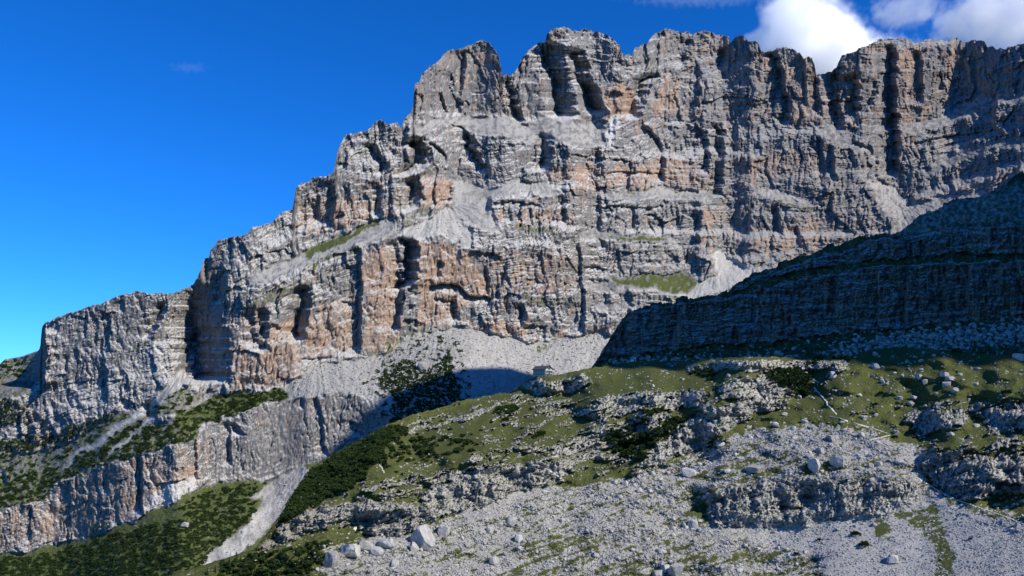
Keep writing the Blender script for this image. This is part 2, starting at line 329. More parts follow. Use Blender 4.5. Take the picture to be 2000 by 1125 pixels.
# bedding: beds dip with the wall, steps follow them
G = ip([(-1500, 630), (0, 0), (700, -300), (850, -322), (1150, -330), (1700, -340), (1780, -350), (2100, -450), (3600, -700)])
q = V - G(U) + fbm(U / 160, V / 160, 3, 21) * 16
bed = perlin(q / 17 + fbm(U / 90, V / 90, 2, 22) * 0.6, U / 420, 23)
slope = slope - np.where(slope > 60, np.clip(bed - 0.12, 0, 1) * 62 * (1 - 0.9 * samp(region([(1, slab), (1, lowcliff), (.6, [(1240, 110), (1600, 110), (1990, 100), (1990, 180), (1760, 340), (1620, 250), (1240, 235)]), (.6, [(84, 637), (262, 565), (345, 605), (240, 692), (80, 757)]), (.7, [(440, 640), (590, 600), (700, 490), (960, 490), (960, 640), (760, 690), (560, 750), (450, 760)])], 5), U, V)), 0)
M.integrate(slope, ip([(-1500, 900), (0, 760), (80, 755), (200, 715), (330, 700), (440, 742), (560, 746), (700, 695), (850, 633), (900, 633), (1050, 666), (1190, 655), (1400, 560), (1600, 480), (1760, 450), (2000, 380), (3600, 300)]),
            ip([(-1500, 2500), (0, 1480), (80, 1450), (300, 1360), (500, 1320), (600, 1335), (700, 1375), (850, 1430), (900, 1440), (1190, 1490), (1400, 1550), (1600, 1630), (1750, 1610), (1850, 1565), (2000, 1490), (2300, 1330), (3600, 850)]))
# buttress flanks traced from the photograph
E = [([(88, 640), (90, 700), (84, 757)], 170, 16, 500), ([(813, 170), (814, 245)], 10, 5, 15), ([(883, 141), (890, 178)], 12, 5, 12), ([(915, 95), (909, 130), (903, 183), (905, 226)], 18, 8, 25), ([(860, 178), (868, 195), (876, 226)], 14, 6, 18),
     ([(1003, 150), (1010, 190), (1016, 215), (1030, 242)], 28, 14, 10), ([(1095, 76), (1108, 110), (1123, 155), (1129, 190), (1134, 234)], 66, 44, 12), ([(1144, 92), (1155, 148), (1175, 190), (1186, 224)], 52, 30, 10),
     ([(680, 288), (678, 335)], 9, 5, 20), ([(712, 312), (712, 338)], 7, 4, 15), ([(737, 278), (748, 300), (762, 330), (756, 345)], 26, 16, 12), ([(778, 268), (773, 305)], 8, 6, 12), ([(832, 268), (845, 300), (842, 320), (806, 345)], 52, 34, 10),
     ([(800, 228), (797, 300), (803, 345)], 16, 8, 20), ([(624, 368), (626, 440)], 9, 5, 22), ([(598, 372), (600, 455)], 4, 4, 15), ([(656, 350), (652, 448)], 18, 9, 25), ([(684, 352), (682, 402)], 7, 4, 18), ([(742, 352), (748, 425)], 12, 8, 16),
     ([(828, 345), (823, 395), (814, 414)], 38, 24, 12), ([(889, 358), (883, 396)], 14, 8, 14), ([(958, 384), (955, 420)], 8, 6, 14), ([(926, 260), (934, 288), (950, 320), (957, 340)], 30, 16, 10), ([(1082, 258), (1088, 300), (1076, 335)], 34, 24, 12),
     ([(1179, 290), (1172, 352)], 16, 10, 18), ([(1105, 380), (1113, 442)], 12, 8, 14), ([(1176, 384), (1174, 452)], 10, 6, 20), ([(1290, 142), (1268, 190), (1254, 232)], 48, 28, 10), ([(1354, 72), (1338, 132)], 16, 12, 18), ([(1428, 92), (1423, 118), (1412, 142)], 20, 14, 12),
     ([(1521, 100), (1533, 157), (1547, 202), (1548, 245)], 26, 12, 20), ([(1573, 112), (1577, 212)], 12, 6, 16), ([(1598, 150), (1606, 230)], 16, 10, 14), ([(1636, 130), (1645, 216), (1656, 256)], 26, 16, 16), ([(1682, 140), (1682, 238)], 22, 14, 20),
     ([(1720, 150), (1706, 205), (1690, 228)], 16, 12, 16), ([(1752, 85), (1753, 190), (1758, 252), (1759, 345)], 28, 14, 22), ([(1802, 100), (1806, 205)], 16, 9, 18), ([(1858, 140), (1838, 182)], 12, 10, 16), ([(1950, 178), (1946, 238)], 14, 10, 20), ([(1890, 95), (1885, 150)], 10, 7, 14),
     ([(1266, 240), (1298, 288), (1303, 360)], 15, 9, 18), ([(1384, 250), (1388, 342)], 20, 10, 16), ([(1416, 240), (1416, 315), (1411, 386)], 32, 16, 20), ([(1484, 245), (1482, 300)], 8, 5, 16), ([(1608, 265), (1613, 345)], 12, 7, 16), ([(1628, 280), (1636, 352)], 12, 8, 14), ([(1716, 300), (1717, 352)], 12, 8, 14),
     ([(706, 480), (708, 567), (706, 696)], 17, 7, 40), ([(779, 468), (787, 546), (783, 650)], 14, 7, 30), ([(817, 462), (819, 500), (817, 545), (796, 566)], 52, 26, 9), ([(867, 510), (864, 548)], 12, 8, 10), ([(955, 522), (959, 582)], 12, 7, 14), ([(975, 555), (978, 590)], 8, 5, 12),
     ([(612, 556), (612, 600), (602, 640), (593, 668)], 44, 22, 12), ([(654, 540), (654, 575)], 9, 5, 12), ([(893, 576), (896, 634)], 18, 9, 14), ([(1131, 462), (1138, 525), (1145, 595), (1141, 652)], 15, 7, 24), ([(1022, 590), (1029, 616), (1026, 636)], 18, 11, 10),
     ([(524, 600), (528, 640), (526, 690)], 26, 18, 14), ([(498, 605), (506, 680)], 14, 10, 14), ([(584, 620), (588, 660)], 9, 6, 10), ([(217, 612), (214, 690)], 9, 5, 20), ([(203, 655), (202, 700)], 7, 4, 12), ([(245, 585), (245, 612)], 7, 4, 12), ([(96, 668), (99, 735)], 9, 6, 8), ([(174, 600), (168, 660)], 6, 4, 14), ([(135, 690), (132, 730)], 7, 4, 10),
     ([(336, 588), (316, 630), (298, 664)], 26, 14, 14), ([(394, 515), (386, 552)], 16, 8, 12), ([(410, 492), (412, 548)], 10, 6, 10), ([(456, 512), (446, 560), (446, 640), (452, 690), (456, 748)], 110, 70, 26, 0.1, 150), ([(452, 520), (444, 560), (436, 600)], 26, 14, 12),
     ([(398, 650), (384, 690), (372, 745)], 26, 16, 12), ([(455, 460), (452, 505)], 8, 5, 10), ([(208, 718), (212, 792)], 9, 5, 12), ([(250, 725), (252, 770)], 8, 4, 12), ([(72, 815), (66, 866)], 22, 16, 10), ([(93, 820), (86, 860)], 14, 10, 8), ([(112, 835), (108, 855)], 10, 6, 8), ([(312, 782), (308, 820)], 32, 20, 10),
     ([(278, 890), (280, 1010)], 12, 5, 16), ([(62, 985), (63, 1065)], 8, 4, 14), ([(212, 910), (214, 970)], 7, 4, 14), ([(450, 818), (453, 912)], 9, 5, 16), ([(383, 858), (390, 940)], 12, 6, 12), ([(464, 825), (486, 850)], 14, 14, 10), ([(620, 772), (632, 820), (635, 870), (645, 895)], 9, 4, 20), ([(591, 775), (595, 800)], 5, 3, 10),
     ([(690, 820), (716, 853)], 14, 8, 14), ([(230, 995), (236, 1025)], 6, 4, 10), ([(140, 935), (140, 1040)], 7, 4, 12), ([(12, 915), (14, 950)], 12, 7, 10), ([(1240, 400), (1242, 455)], 6, 5, 14), ([(1330, 400), (1325, 450)], 7, 5, 14), ([(1372, 410), (1366, 480)], 12, 8, 14),
     ([(1522, 400), (1528, 470)], 12, 8, 14), ([(1470, 405), (1462, 470)], 8, 6, 14), ([(1560, 440), (1566, 480)], 8, 6, 10), ([(1370, 500), (1367, 540)], 10, 6, 10), ([(1210, 480), (1214, 530)], 7, 5, 10), ([(1060, 490), (1066, 560)], 7, 5, 16), ([(1000, 410), (1004, 440)], 7, 4, 10), ([(1040, 400), (1042, 445)], 7, 4, 10)]
for e in E: M.edge(e[0], e[1] * (1.15 if e[1] < 60 else 1.05), e[2], e[3], *(e[4:]))
for p, A, h, L in [([(833, 272), (850, 280), (874, 303)], 18, 4, 16), ([(876, 241), (900, 246), (920, 260)], 14, 4, 10), ([(836, 556), (871, 551), (895, 556), (913, 574), (962, 580)], 26, 4, 12), ([(850, 510), (870, 513)], 8, 3, 10), ([(845, 580), (893, 590)], 10, 3, 8),
                   ([(1020, 634), (1070, 635)], 14, 4, 9), ([(664, 588), (704, 594)], 9, 3, 6), ([(1180, 336), (1250, 334), (1300, 338)], 8, 3, 8), ([(1150, 400), (1260, 404), (1300, 400)], 7, 3, 8), ([(1135, 520), (1190, 522)], 8, 3, 8), ([(300, 945), (365, 935)], 8, 3, 7),
                   ([(1430, 320), (1480, 325)], 5, 2, 6), ([(1440, 205), (1500, 200)], 5, 3, 8), ([(1230, 470), (1350, 476)], 5, 3, 7), ([(960, 395), (1010, 392), (1060, 400)], 8, 3, 9), ([(1780, 280), (1860, 262), (1960, 250)], 8, 3, 10), ([(584, 700), (640, 698)], 6, 3, 6)]:
    M.roof(p, A, h, L)
# natural relief: pillars, beds, joints, roughness
rockw = sstep(46, 66, samp(blur(slope_r, 1), UW, VW)); K = M.Y / 1400
veg_near = 0
pil = fbm(U / 55, V / 260, 3, 31) * 0.35
warp = fbm(U / 50, V / 50, 3, 33) * 0.5
low = samp(region([(1.0, slab)], 6), UW, VW); qn_ = q + fbm(U / 30, V / 30, 3, 46) * 3
qn = q + fbm(U / 40, V / 40, 2, 46) * 3
lay1 = perlin(qn / 9.0, U / 260, 41); lay2 = perlin(qn / 4.0, U / 120, 42); lay3 = perlin(qn / 2.1, U / 60, 43)
massive = np.clip(samp(region([(1, [(706, 490), (775, 480), (790, 690), (700, 700)]), (1, [(812, 480), (900, 480), (960, 560), (900, 640), (810, 640)]), (0.8, [(440, 640), (590, 600), (700, 560), (700, 700), (450, 760)]), (1.0, slab), (0.9, lowcliff),
                         (0.8, [(810, 232), (812, 165), (860, 110), (950, 80), (1012, 225)]), (0.8, [(1020, 238), (1010, 140), (1100, 90), (1190, 160), (1190, 240)]), (.7, [(1250, 235), (1250, 130), (1300, 120), (1340, 200), (1330, 235)]), (.65, [(1500, 110), (1590, 130), (1610, 250), (1540, 250)]), (.65, [(1635, 140), (1680, 110), (1880, 100), (1960, 180), (1860, 210), (1760, 300), (1650, 255)]), (.6, [(84, 637), (150, 600), (262, 565), (340, 570), (420, 480), (430, 600), (370, 740), (200, 717), (150, 738), (80, 757)]), (.6, [(1430, 295), (1610, 290), (1615, 355), (1430, 370)]), (.6, [(1440, 415), (1660, 415), (1660, 470), (1460, 515)])], 6), UW, VW), 0, 1)
rel = -11 * billow(U / 52 + warp, V / 260 + warp * 0.4, 1, 35) - 4.5 * billow(U / 19 + warp * 0.8, V / 110, 1, 36) - 1.8 * billow(U / 8.5 + warp * 1.1, V / 44, 2, 37) * (1 - 0.35 * massive)
rel = rel * (1 - 0.45 * massive) * (1 - 0.5 * low)
chunk = fbm(U / 24, V / 30, 3, 39, 0.5) * 2.4
def groove(n, w_): return np.exp(-(n / w_) ** 2)
joint = groove(perlin(U / 17 + warp * 0.9, V / 150, 61), 0.045) * 6 + groove(perlin(U / 7.5 + warp * 1.2, V / 50, 62), 0.07) * 2.6
bedl = groove(perlin(qn_ / 10, U / 330, 63), 0.07) * 3.0 + groove(perlin(qn_ / 5, U / 170, 64), 0.10) * 1.4
pres = 0.3 + 0.7 * sstep(-0.35, 0.4, fbm(U / 110, V / 60, 3, 65)); pres2 = sstep(-0.3, 0.4, fbm(U / 60, V / 80, 3, 66))
strat = (lay1 * 1.9 + lay2 * 0.75 + lay3 * 0.3) * (1 - 0.85 * massive) * pres
rough = fbm(U / 4.4, V / 8, 3, 44, 0.75) * 1.15
soft = fbm(U / 30, V / 30, 3, 45) * 3.0 + fbm(U / 6, V / 6, 3, 48, 0.65) * 1.0
blk = blocks(U / 34 + warp * 0.6, V / 62 + warp * 0.3, 71) * 5.5 + blocks(U / 15 + warp, V / 24 + q / 90, 72) * 2.2 + blocks(U / 6.5 + warp, qn_ / 8, 73) * 1.0
flat_ = samp(region([(.4, [(84, 637), (150, 600), (262, 565), (340, 570), (345, 605), (240, 692), (80, 757)]), (.75, slab), (.5, lowcliff)], 5), U, V)
M.Y += K * (rockw * (rel * 0.62 + blk * (1 - 0.35 * massive) * (1 - flat_) + 0.6 * chunk * (1 - 0.5 * massive) - strat + rough + joint * (0.25 + 0.75 * pres2) + bedl * (1 - 0.85 * massive) * pres * 0.7) + (1 - rockw) * soft)
N = M.grads(); nz = N[..., 2]
# cover masks
def streak(s, a=7.0, b=60.0): return fbm(U / a, V / b, 4, s, 0.6)
n_a = fbm(U / 9, V / 9, 4, 51, 0.62); n_b = fbm(U / 3.2, V / 3.2, 3, 52, 0.65)
scree = samp(region([(1, talus), (1, fan), (1, chute1), (1, chute2), (.7, t1), (.55, t2), (.85, t3), (.95, t4), (.8, t5), (1, t6), (.6, t7), (.9, t8), (.55, t9), (.75, t10), (.6, t11), (.6, t12), (.7, t13), (.5, t14), (.4, t15), (.4, t16), (.45, leftveg), (.5, vegB), (.4, valley), (.35, lefthill), (.35, vegC), (.15, lefts)], 2), UW, VW)
ledge = sstep(0.42, 0.72, nz + n_a * 0.12)
scree_m = np.clip(sstep(0.25, 0.75, scree + n_a * 0.55), 0, 1)
fine = samp(region([(.7, fan), (1, chute2), (1, cone1), (1, cone2), (1, t6), (.7, t4), (1, chute1)], 1), UW, VW)
grass = samp(region([(.6, vegB), (.85, vegC), (.5, leftveg), (.9, valley), (.45, lefthill), (0, fan), (.5, [(1195, 380), (1215, 372), (1262, 374), (1262, 381)]), (.75, t7), (.8, [(1200, 545), (1290, 548), (1320, 537), (1362, 560), (1345, 570), (1290, 568)]), (.95, [(595, 492), (625, 470), (690, 452), (735, 432), (738, 440), (690, 462), (640, 487), (600, 505)]),
                      (.85, [(595, 520), (650, 500), (700, 480), (700, 488), (640, 510), (600, 530)]), (.8, [(470, 600), (520, 575), (590, 555), (592, 565), (530, 590), (475, 615)]), (.85, [(1025, 588), (1060, 583), (1118, 586), (1115, 595), (1030, 597)]), (.7, [(1180, 462), (1290, 462), (1300, 474), (1200, 468)]),
                      (.8, [(985, 436), (1020, 440), (1100, 456), (1098, 462), (1010, 448)]), (.55, [(210, 705), (290, 662), (300, 668), (228, 712)]), (.7, [(1470, 520), (1495, 512), (1490, 524)]), (.55, [(720, 690), (800, 640), (850, 634), (860, 640), (800, 660), (750, 705)]), (.55, [(1030, 690), (1060, 672), (1085, 680), (1050, 705)]), (.5, [(1310, 366), (1400, 378), (1398, 384), (1320, 374)]),
                      (.5, [(1500, 388), (1570, 400), (1640, 420), (1600, 420), (1530, 402)]), (.6, [(1000, 500), (1060, 508), (1120, 512), (1100, 518), (1020, 512)]), (.45, [(760, 430), (880, 395), (880, 402), (780, 445)]), (.6, [(540, 860), (610, 842), (608, 850), (560, 862)])], 1), UW, VW)
grass_m = sstep(0.42, 0.62, grass + n_a * 0.45) * sstep(0.12, 0.35, nz)
pine = samp(region([(.56, vegB), (.5, vegC), (.3, leftveg), (.85, vegA), (.6, [(0, 1100), (100, 1080), (250, 1035), (380, 1000), (480, 975), (505, 1000), (440, 1055), (352, 1125), (0, 1125)]), (.55, [(400, 955), (530, 940), (500, 985), (380, 1000), (330, 1000)]),
                     (.27, [(690, 745), (780, 672), (860, 645), (900, 660), (925, 760), (920, 840), (720, 860), (740, 780)]), (.76, [(745, 735), (757, 716), (775, 703), (815, 706), (822, 722), (860, 702), (868, 688), (882, 695), (888, 735), (900, 790), (900, 830), (760, 830), (765, 760), (745, 757)]), (0, [(813, 705), (842, 703), (840, 722), (822, 722), (816, 735)]),
                     (.7, [(0, 790), (30, 780), (60, 800), (40, 830), (0, 850)]), (0, chute1), (0, chute2), (0, fan), (.45, [(0, 700), (30, 700), (70, 700), (40, 735), (0, 760)]), (.7, [(430, 800), (500, 768), (560, 765), (500, 792), (420, 825)])], 1), UW, VW)
pine_m = sstep(0.12, 0.3, pine) * sstep(0.46, 0.56, pine + fbm(U / 14, V / 8, 4, 53, 0.6) * 0.62) * sstep(0.05, 0.3, nz)
och = samp(region([(.9, [(1160, 160), (1200, 165), (1238, 170), (1246, 215), (1236, 242), (1190, 232), (1185, 205)]), (.9, [(1290, 140), (1322, 150), (1332, 200), (1320, 226), (1268, 226)]), (.8, [(1178, 330), (1290, 312), (1350, 300), (1366, 330), (1372, 366), (1180, 370)]),
                    (.8, [(1430, 300), (1482, 300), (1482, 366), (1440, 366)]), (.7, [(1490, 290), (1610, 295), (1612, 350), (1490, 352)]), (.75, [(1050, 330), (1170, 318), (1170, 378), (1080, 362)]), (.8, [(1450, 450), (1520, 450), (1590, 412), (1605, 450), (1655, 462), (1560, 482), (1480, 512), (1448, 500)]),
                    (1, [(1368, 412), (1394, 405), (1396, 498), (1375, 490)]), (.95, [(1538, 125), (1590, 130), (1600, 240), (1545, 245)]), (.95, [(1640, 120), (1680, 110), (1680, 262), (1650, 256)]), (1, [(1745, 95), (1800, 95), (1806, 240), (1760, 330), (1745, 250)]), (.7, [(1830, 90), (1950, 100), (1996, 170), (1860, 180)]), (.75, [(1840, 372), (1950, 322), (2000, 310), (2000, 345), (1880, 378)]),
                    (1, [(706, 490), (775, 485), (783, 650), (775, 690), (720, 690)]), (.8, [(815, 470), (900, 480), (960, 560), (958, 585), (900, 600), (890, 636), (815, 640)]), (.8, [(524, 625), (586, 620), (590, 750), (520, 750)]), (.6, [(450, 690), (520, 690), (520, 760), (440, 760)]), (.6, [(590, 620), (700, 560), (700, 690), (600, 710)]),
                    (.7, [(896, 620), (1045, 622), (1050, 668), (960, 655), (920, 648)]), (.75, [(580, 385), (740, 385), (745, 425), (690, 448), (610, 462), (578, 462)]), (1, [(824, 350), (885, 350), (880, 400), (815, 412)]), (.6, [(955, 405), (1130, 412), (1130, 455), (960, 440)]), (.7, [(200, 960), (280, 925), (386, 905), (386, 955), (240, 1022), (200, 1030)]),
                    (.45, lowcliff), (.9, [(285, 945), (384, 918), (384, 955), (290, 995)]), (.6, [(240, 980), (276, 965), (276, 1005), (240, 1018)]), (.5, [(940, 480), (1130, 500), (1130, 580), (960, 580)]), (.4, [(665, 350), (800, 320), (800, 430), (750, 420)]), (.55, [(1065, 640), (1140, 640), (1100, 662)]), (.5, [(1480, 120), (1540, 100), (1530, 160)]), (.4, [(440, 610), (520, 600), (520, 690), (450, 690)]), (.5, [(918, 90), (975, 100), (980, 150), (930, 140)])], 4), UW, VW)
och_m = sstep(0.30, 0.60, np.maximum(och, 0.17 * rockw + 0.10 * rockw * sstep(1200, 1500, U) + 0.08 * rockw * (V < 260)) + streak(55, 6, 70) * 0.36 + blocks(U / 24, V / 34, 58, 0) * 0.13 + n_a * 0.12) * (1 - ledge) * 0.92
wet = sstep(0.10, 0.75, streak(56, 8, 110) + samp(region([(.15, slab), (.42, [(1440, 230), (1640, 150), (2000, 120), (2000, 440), (1600, 470), (1440, 400)]), (.2, [(950, 480), (1140, 480), (1140, 600), (950, 640)]), (.25, [(930, 270), (1050, 270), (1070, 335), (940, 330)])], 8), UW, VW)) * (1 - ledge) * 0.75
run = np.zeros_like(U); wgt = np.full_like(U, 1e-6)
for (a, b_, sp) in [(622, 706, 60), (745, 690, 60), (868, 622, 120), (968, 645, 90), (1050, 668, 60), (1120, 650, 70), (1172, 640, 80), (1402, 486, 60), (1500, 366, 40), (860, 395, 70), (600, 900, 40), (365, 720, 40), (1040, 350, 60), (1750, 400, 60)]:
    th = np.arctan2(U - a, np.maximum(V - b_, 0) + 14); g_ = np.exp(-((U - a) / sp) ** 2 - np.maximum(b_ - V, 0) / 3) + 1e-9
    run += g_ * fbm(th * 11 + a, np.hypot(U - a, V - b_) / 45, 3, int(a), 0.6); wgt += g_
run /= wgt
M.Y += run * 2.0 * scree_m * (1 - rockw) * K
pale_m = np.clip(ledge * rockw * (0.9 - 0.5 * sstep(1150, 1500, U)) + fine * (0.6 - run * 1.1) + scree_m * (1 - rockw) * np.clip(-run, 0, 1) * 0.8 + samp(region([(.8, t6), (1, [(1189, 235), (1202, 238), (1198, 290), (1190, 285)]), (.8, [(290, 965), (384, 930), (384, 955), (292, 1000)])], 1), UW, VW), 0, 1)
grass_m *= 1 - fine
scree_tone = scree_m * (1 - rockw * 0.5) * np.clip(0.85 - 0.45 * (run > 0.25) + 0.2 * run, 0.35, 1)
M.Y -= pine_m * (1.5 + fbm(U / 3.0, V / 3.0, 2, 60) * 2.2)
scree_t = scree_m * (1 - rockw) * sstep(0.2, 0.8, samp(region([(1, talus), (1, fan), (.5, t4), (.5, chute1)], 2), U, V)) * (U < 1300); pine_t = pine_m.copy()
mat_m = terrain_mat('mountain_limestone', 1.0, (0.085, 0.083, 0.082), (0.25, 0.242, 0.232), (0.055, 0.075, 0.022), (0.105, 0.125, 0.045), 0.8, 1.6)
back = [(12, 3), (40, -20), (100, -90), (300, -350), (700, -700), (1500, -900)]
MO = M.build('mountain', mat_m, [(30, -20), (90, -60), (200, -110)], back, {'cover': (grass_m, pine_m, scree_tone), 'rock': (och_m, wet, pale_m)})

# ================================================================== 2. THE SHADED RIDGE on the right
RID = [(1100, 760), (1140, 738), (1165, 705), (1180, 680), (1200, 650), (1215, 622), (1235, 606), (1260, 597), (1330, 583), (1400, 577), (1424, 566), (1440, 548), (1465, 535), (1530, 512), (1600, 488), (1680, 463), (1745, 455), (1775, 440), (1800, 420), (1840, 400), (1880, 389), (1910, 384), (1950, 366), (2000, 335), (2100, 230), (2250, 20), (2450, -220), (2800, -560), (3600, -1000)]  # past the right edge the crest is raised, unseen, to shade the ridge
_r = ip(RID)
def rid_top(u): return _r(u) - 3 * fbm(u / 14, u * 0 + 9.5, 4, 171, 0.6) - 4.5 * blocks(u / 24, u * 0 + 2.5, 175, 0.4) * (u > 1230)
rid_bot = ip([(1100, 790), (1250, 760), (1600, 745), (1700, 760), (2000, 780), (3600, 900)])
um = np.concatenate([np.arange(1110, 2045, 1.7), 2045 + np.cumsum(np.geomspace(1.7, 70, 70))]); um = um[um < 3600]
Q = Layer(um, rid_bot, rid_top, 300)
U, V = Q.U, Q.V
UW, VW = U + fbm(U / 30, V / 30, 4, 101) * 8, V + fbm(U / 30, V / 30, 4, 102) * 6
face = [(1165, 706), (1180, 676), (1200, 645), (1225, 606), (1330, 592), (1420, 582), (1500, 562), (1560, 545), (1700, 522), (1850, 512), (2000, 505), (2000, 600), (1800, 638), (1650, 652), (1500, 668), (1300, 684), (1200, 700)]
band = [(1424, 575), (1445, 550), (1560, 512), (1600, 500), (1680, 475), (1760, 460), (1850, 445), (2000, 430), (2000, 492), (1850, 498), (1700, 508), (1560, 530), (1480, 550)]
sl = region([(84, face), (76, band), (40, [(1740, 470), (1800, 420), (1900, 384), (2000, 335), (2000, 430), (1850, 445)])], 1, 27)
slope = samp(sl, UW, VW); slope = slope + (66 - slope) * sstep(2020, 2120, U)
Q.integrate(slope, ip([(1100, 760), (1165, 705), (1300, 683), (1500, 668), (1650, 651), (1800, 639), (2000, 601), (3600, 560)]),
            ip([(1100, 1010), (1170, 985), (1300, 920), (1500, 830), (1650, 770), (1800, 715), (2000, 650), (2300, 560), (3600, 330)]))
rockw = sstep(48, 68, slope); K = Q.Y / 1400
warp = fbm(U / 50, V / 50, 3, 133) * 0.5
for e in [([(1330, 600), (1325, 680)], 10, 8, 20), ([(1500, 560), (1475, 640)], 14, 8, 24), ([(1560, 545), (1545, 650)], 10, 6, 20), ([(1640, 540), (1638, 650)], 14, 6, 24), ([(1780, 520), (1770, 640)], 16, 8, 24), ([(1900, 515), (1890, 615)], 14, 8, 20), ([(1960, 510), (1950, 600)], 14, 8, 20), ([(1680, 475), (1678, 510)], 10, 6, 20), ([(1240, 610), (1225, 690)], 14, 10, 20), ([(1390, 590), (1385, 670)], 12, 8, 20), ([(1850, 520), (1846, 630)], 12, 6, 16), ([(1720, 525), (1716, 645)], 12, 6, 16)]:
    Q.edge(*e)
rel = -14 * billow(U / 40 + warp, V / 200, 1, 135) - 9 * billow(U / 14 + warp, V / 90, 1, 136) - 5 * billow(U / 6.5 + warp, V / 45, 2, 137)
qn = V + 0.06 * U + fbm(U / 60, V / 60, 2, 146) * 6
strat = perlin(qn / 11, U / 160, 141) * 4 + perlin(qn / 4.5, U / 90, 142) * 2.4
Q.Y += K * (rockw * (rel * 0.6 + blocks(U / 26, V / 60, 171) * 5 + blocks(U / 11, V / 17, 172) * 3 + blocks(U / 5, V / 7, 173) * 1.8 - strat + fbm(U / 5, V / 5, 3, 144, 0.6) * 2) + (1 - rockw) * (fbm(U / 26, V / 20, 4, 145, 0.6) * 9 + fbm(U / 5, V / 4, 3, 147, 0.65) * 3.0))
N = Q.grads(); nz = N[..., 2]
n_a = fbm(U / 9, V / 7, 4, 151, 0.62)
rub = samp(region([(.85, [(1180, 712), (1240, 685), (1300, 700), (1500, 690), (1640, 705), (1640, 730), (1200, 740)]), (.9, [(1600, 690), (1680, 660), (1800, 645), (2000, 610), (2000, 655), (1900, 680), (1850, 720), (1700, 720), (1640, 700)]), (.9, [(1745, 462), (1800, 420), (1880, 389), (1960, 372), (1900, 420), (1800, 445)]), (.6, [(1740, 470), (1900, 384), (2000, 335), (2000, 430), (1850, 445)])], 3, 0.3), UW, VW)
upper_ = samp(region([(1, [(1735, 462), (1775, 425), (1840, 395), (1880, 385), (1950, 362), (2000, 330), (2000, 425), (1900, 436), (1800, 456)])], 2), UW, VW)
scree_m = np.maximum(sstep(0.55, 0.95, rub + n_a * 0.7) * (1 - rockw) * 0.75, upper_ * np.clip(0.55 + 0.6 * n_a, 0.1, 0.9))
grass_m = (1 - scree_m) * (1 - rockw) * sstep(0.1, 0.4, nz)
pine_m = sstep(0.2, 0.5, fbm(U / 16, V / 7, 4, 153, 0.6) - 0.1) * (1 - rockw) * (1 - upper_) * (1 - scree_m) * 0.9
och_m = sstep(0.25, 0.8, fbm(U / 8, V / 110, 4, 155, 0.6) + 0.12) * 0.8 * rockw * (1 - sstep(0.4, 0.7, nz))
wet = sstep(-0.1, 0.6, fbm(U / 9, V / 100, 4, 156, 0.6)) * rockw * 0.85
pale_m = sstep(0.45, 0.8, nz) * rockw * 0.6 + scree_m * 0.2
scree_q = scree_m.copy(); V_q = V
mat_r = terrain_mat('shaded_ridge_rock', 1.6, (0.048, 0.039, 0.031), (0.18, 0.147, 0.118), (0.030, 0.06, 0.02), (0.08, 0.095, 0.035), 0.8, 1.0)  # rock colour itself darkened to deepen the ridge's shade
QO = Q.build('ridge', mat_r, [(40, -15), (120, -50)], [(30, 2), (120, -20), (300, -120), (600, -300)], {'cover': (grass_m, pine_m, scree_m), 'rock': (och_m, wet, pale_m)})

# unseen flank added beyond the frame; crest shaped to shade talus, ridge and hut
gx = np.linspace(640, 2300, 84); gy = np.linspace(-900, 1000, 96); GX, GY = np.meshgrid(gx, gy)
top = ip([(-900, 60), (-350, 240), (-120, 300), (-66, 400), (-50, 520), (-36, 640), (-20, 870), (160, 905), (350, 950), (430, 1010), (560, 1030), (620, 985), (700, 930), (760, 830), (850, 500), (1000, 420)])(GY)
side = np.where(GX < 960, sstep(640, 930, GX) ** 0.8, 1 - 0.4 * sstep(1000, 2300, GX))
GZ = -60 + (top + 60) * side + fbm(GX / 120, GY / 120, 4, 401) * 40 * side
v_ = np.stack([GX, GY, GZ], -1).reshape(-1, 3); nn = len(gx); ff_ = [(j * nn + i, j * nn + i + 1, (j + 1) * nn + i + 1, (j + 1) * nn + i) for j in range(len(gy) - 1) for i in range(nn - 1)]
me_ = bpy.data.meshes.new('unseen_flank'); me_.from_pydata(v_.tolist(), [], ff_); me_.update(); me_.materials.append(mat_r)
fo = bpy.data.objects.new('unseen_flank', me_); scn.collection.objects.link(fo); fo['kind'] = 'structure'

# ================================================================== 3. THE NEAR HILL
def n_top(u): return near_top(u) - 1.6 * fbm(u / 18, u * 0 + 4.5, 4, 271, 0.6) - 1.2 * fbm(u / 4, u * 0 + 4.5, 2, 272)
def n_bot(u): return np.maximum(1140, near_top(u) + 45)
H = Layer(cols(1.7, -60, 2050), n_bot, n_top, 300)
U, V = H.U, H.V
UW, VW = U + fbm(U / 26, V / 20, 4, 201, 0.55) * 9, V + fbm(U / 26, V / 20, 4, 202, 0.55) * 7
o1 = [(822, 975), (860, 950), (900, 930), (960, 915), (1040, 905), (1115, 903), (1112, 935), (1080, 945), (1000, 958), (940, 985), (890, 1000), (845, 1015), (828, 990)]
o2 = [(505, 1072), (545, 1030), (595, 998), (690, 980), (765, 980), (820, 987), (840, 1014), (806, 1040), (727, 1052), (700, 1033), (690, 1018), (613, 1033), (568, 1055), (520, 1075)]
o4 = [(1242, 912), (1297, 861), (1360, 806), (1398, 793), (1436, 789), (1508, 781), (1563, 777), (1512, 798), (1470, 810), (1428, 836), (1377, 870), (1348, 878), (1310, 899), (1263, 916)]
o5 = [(1390, 777), (1436, 739), (1470, 734), (1550, 741), (1580, 768), (1495, 779)]
o6 = [(1204, 848), (1238, 810), (1310, 806), (1284, 840), (1225, 860)]
o7 = [(1381, 968), (1470, 945), (1580, 933), (1677, 937), (1700, 950), (1740, 935), (1800, 950), (1790, 975), (1727, 1010), (1690, 1000), (1620, 1013), (1530, 1026), (1386, 1021)]
o8 = [(1765, 812), (1833, 789), (1900, 802), (1892, 831), (1812, 848), (1782, 833)]
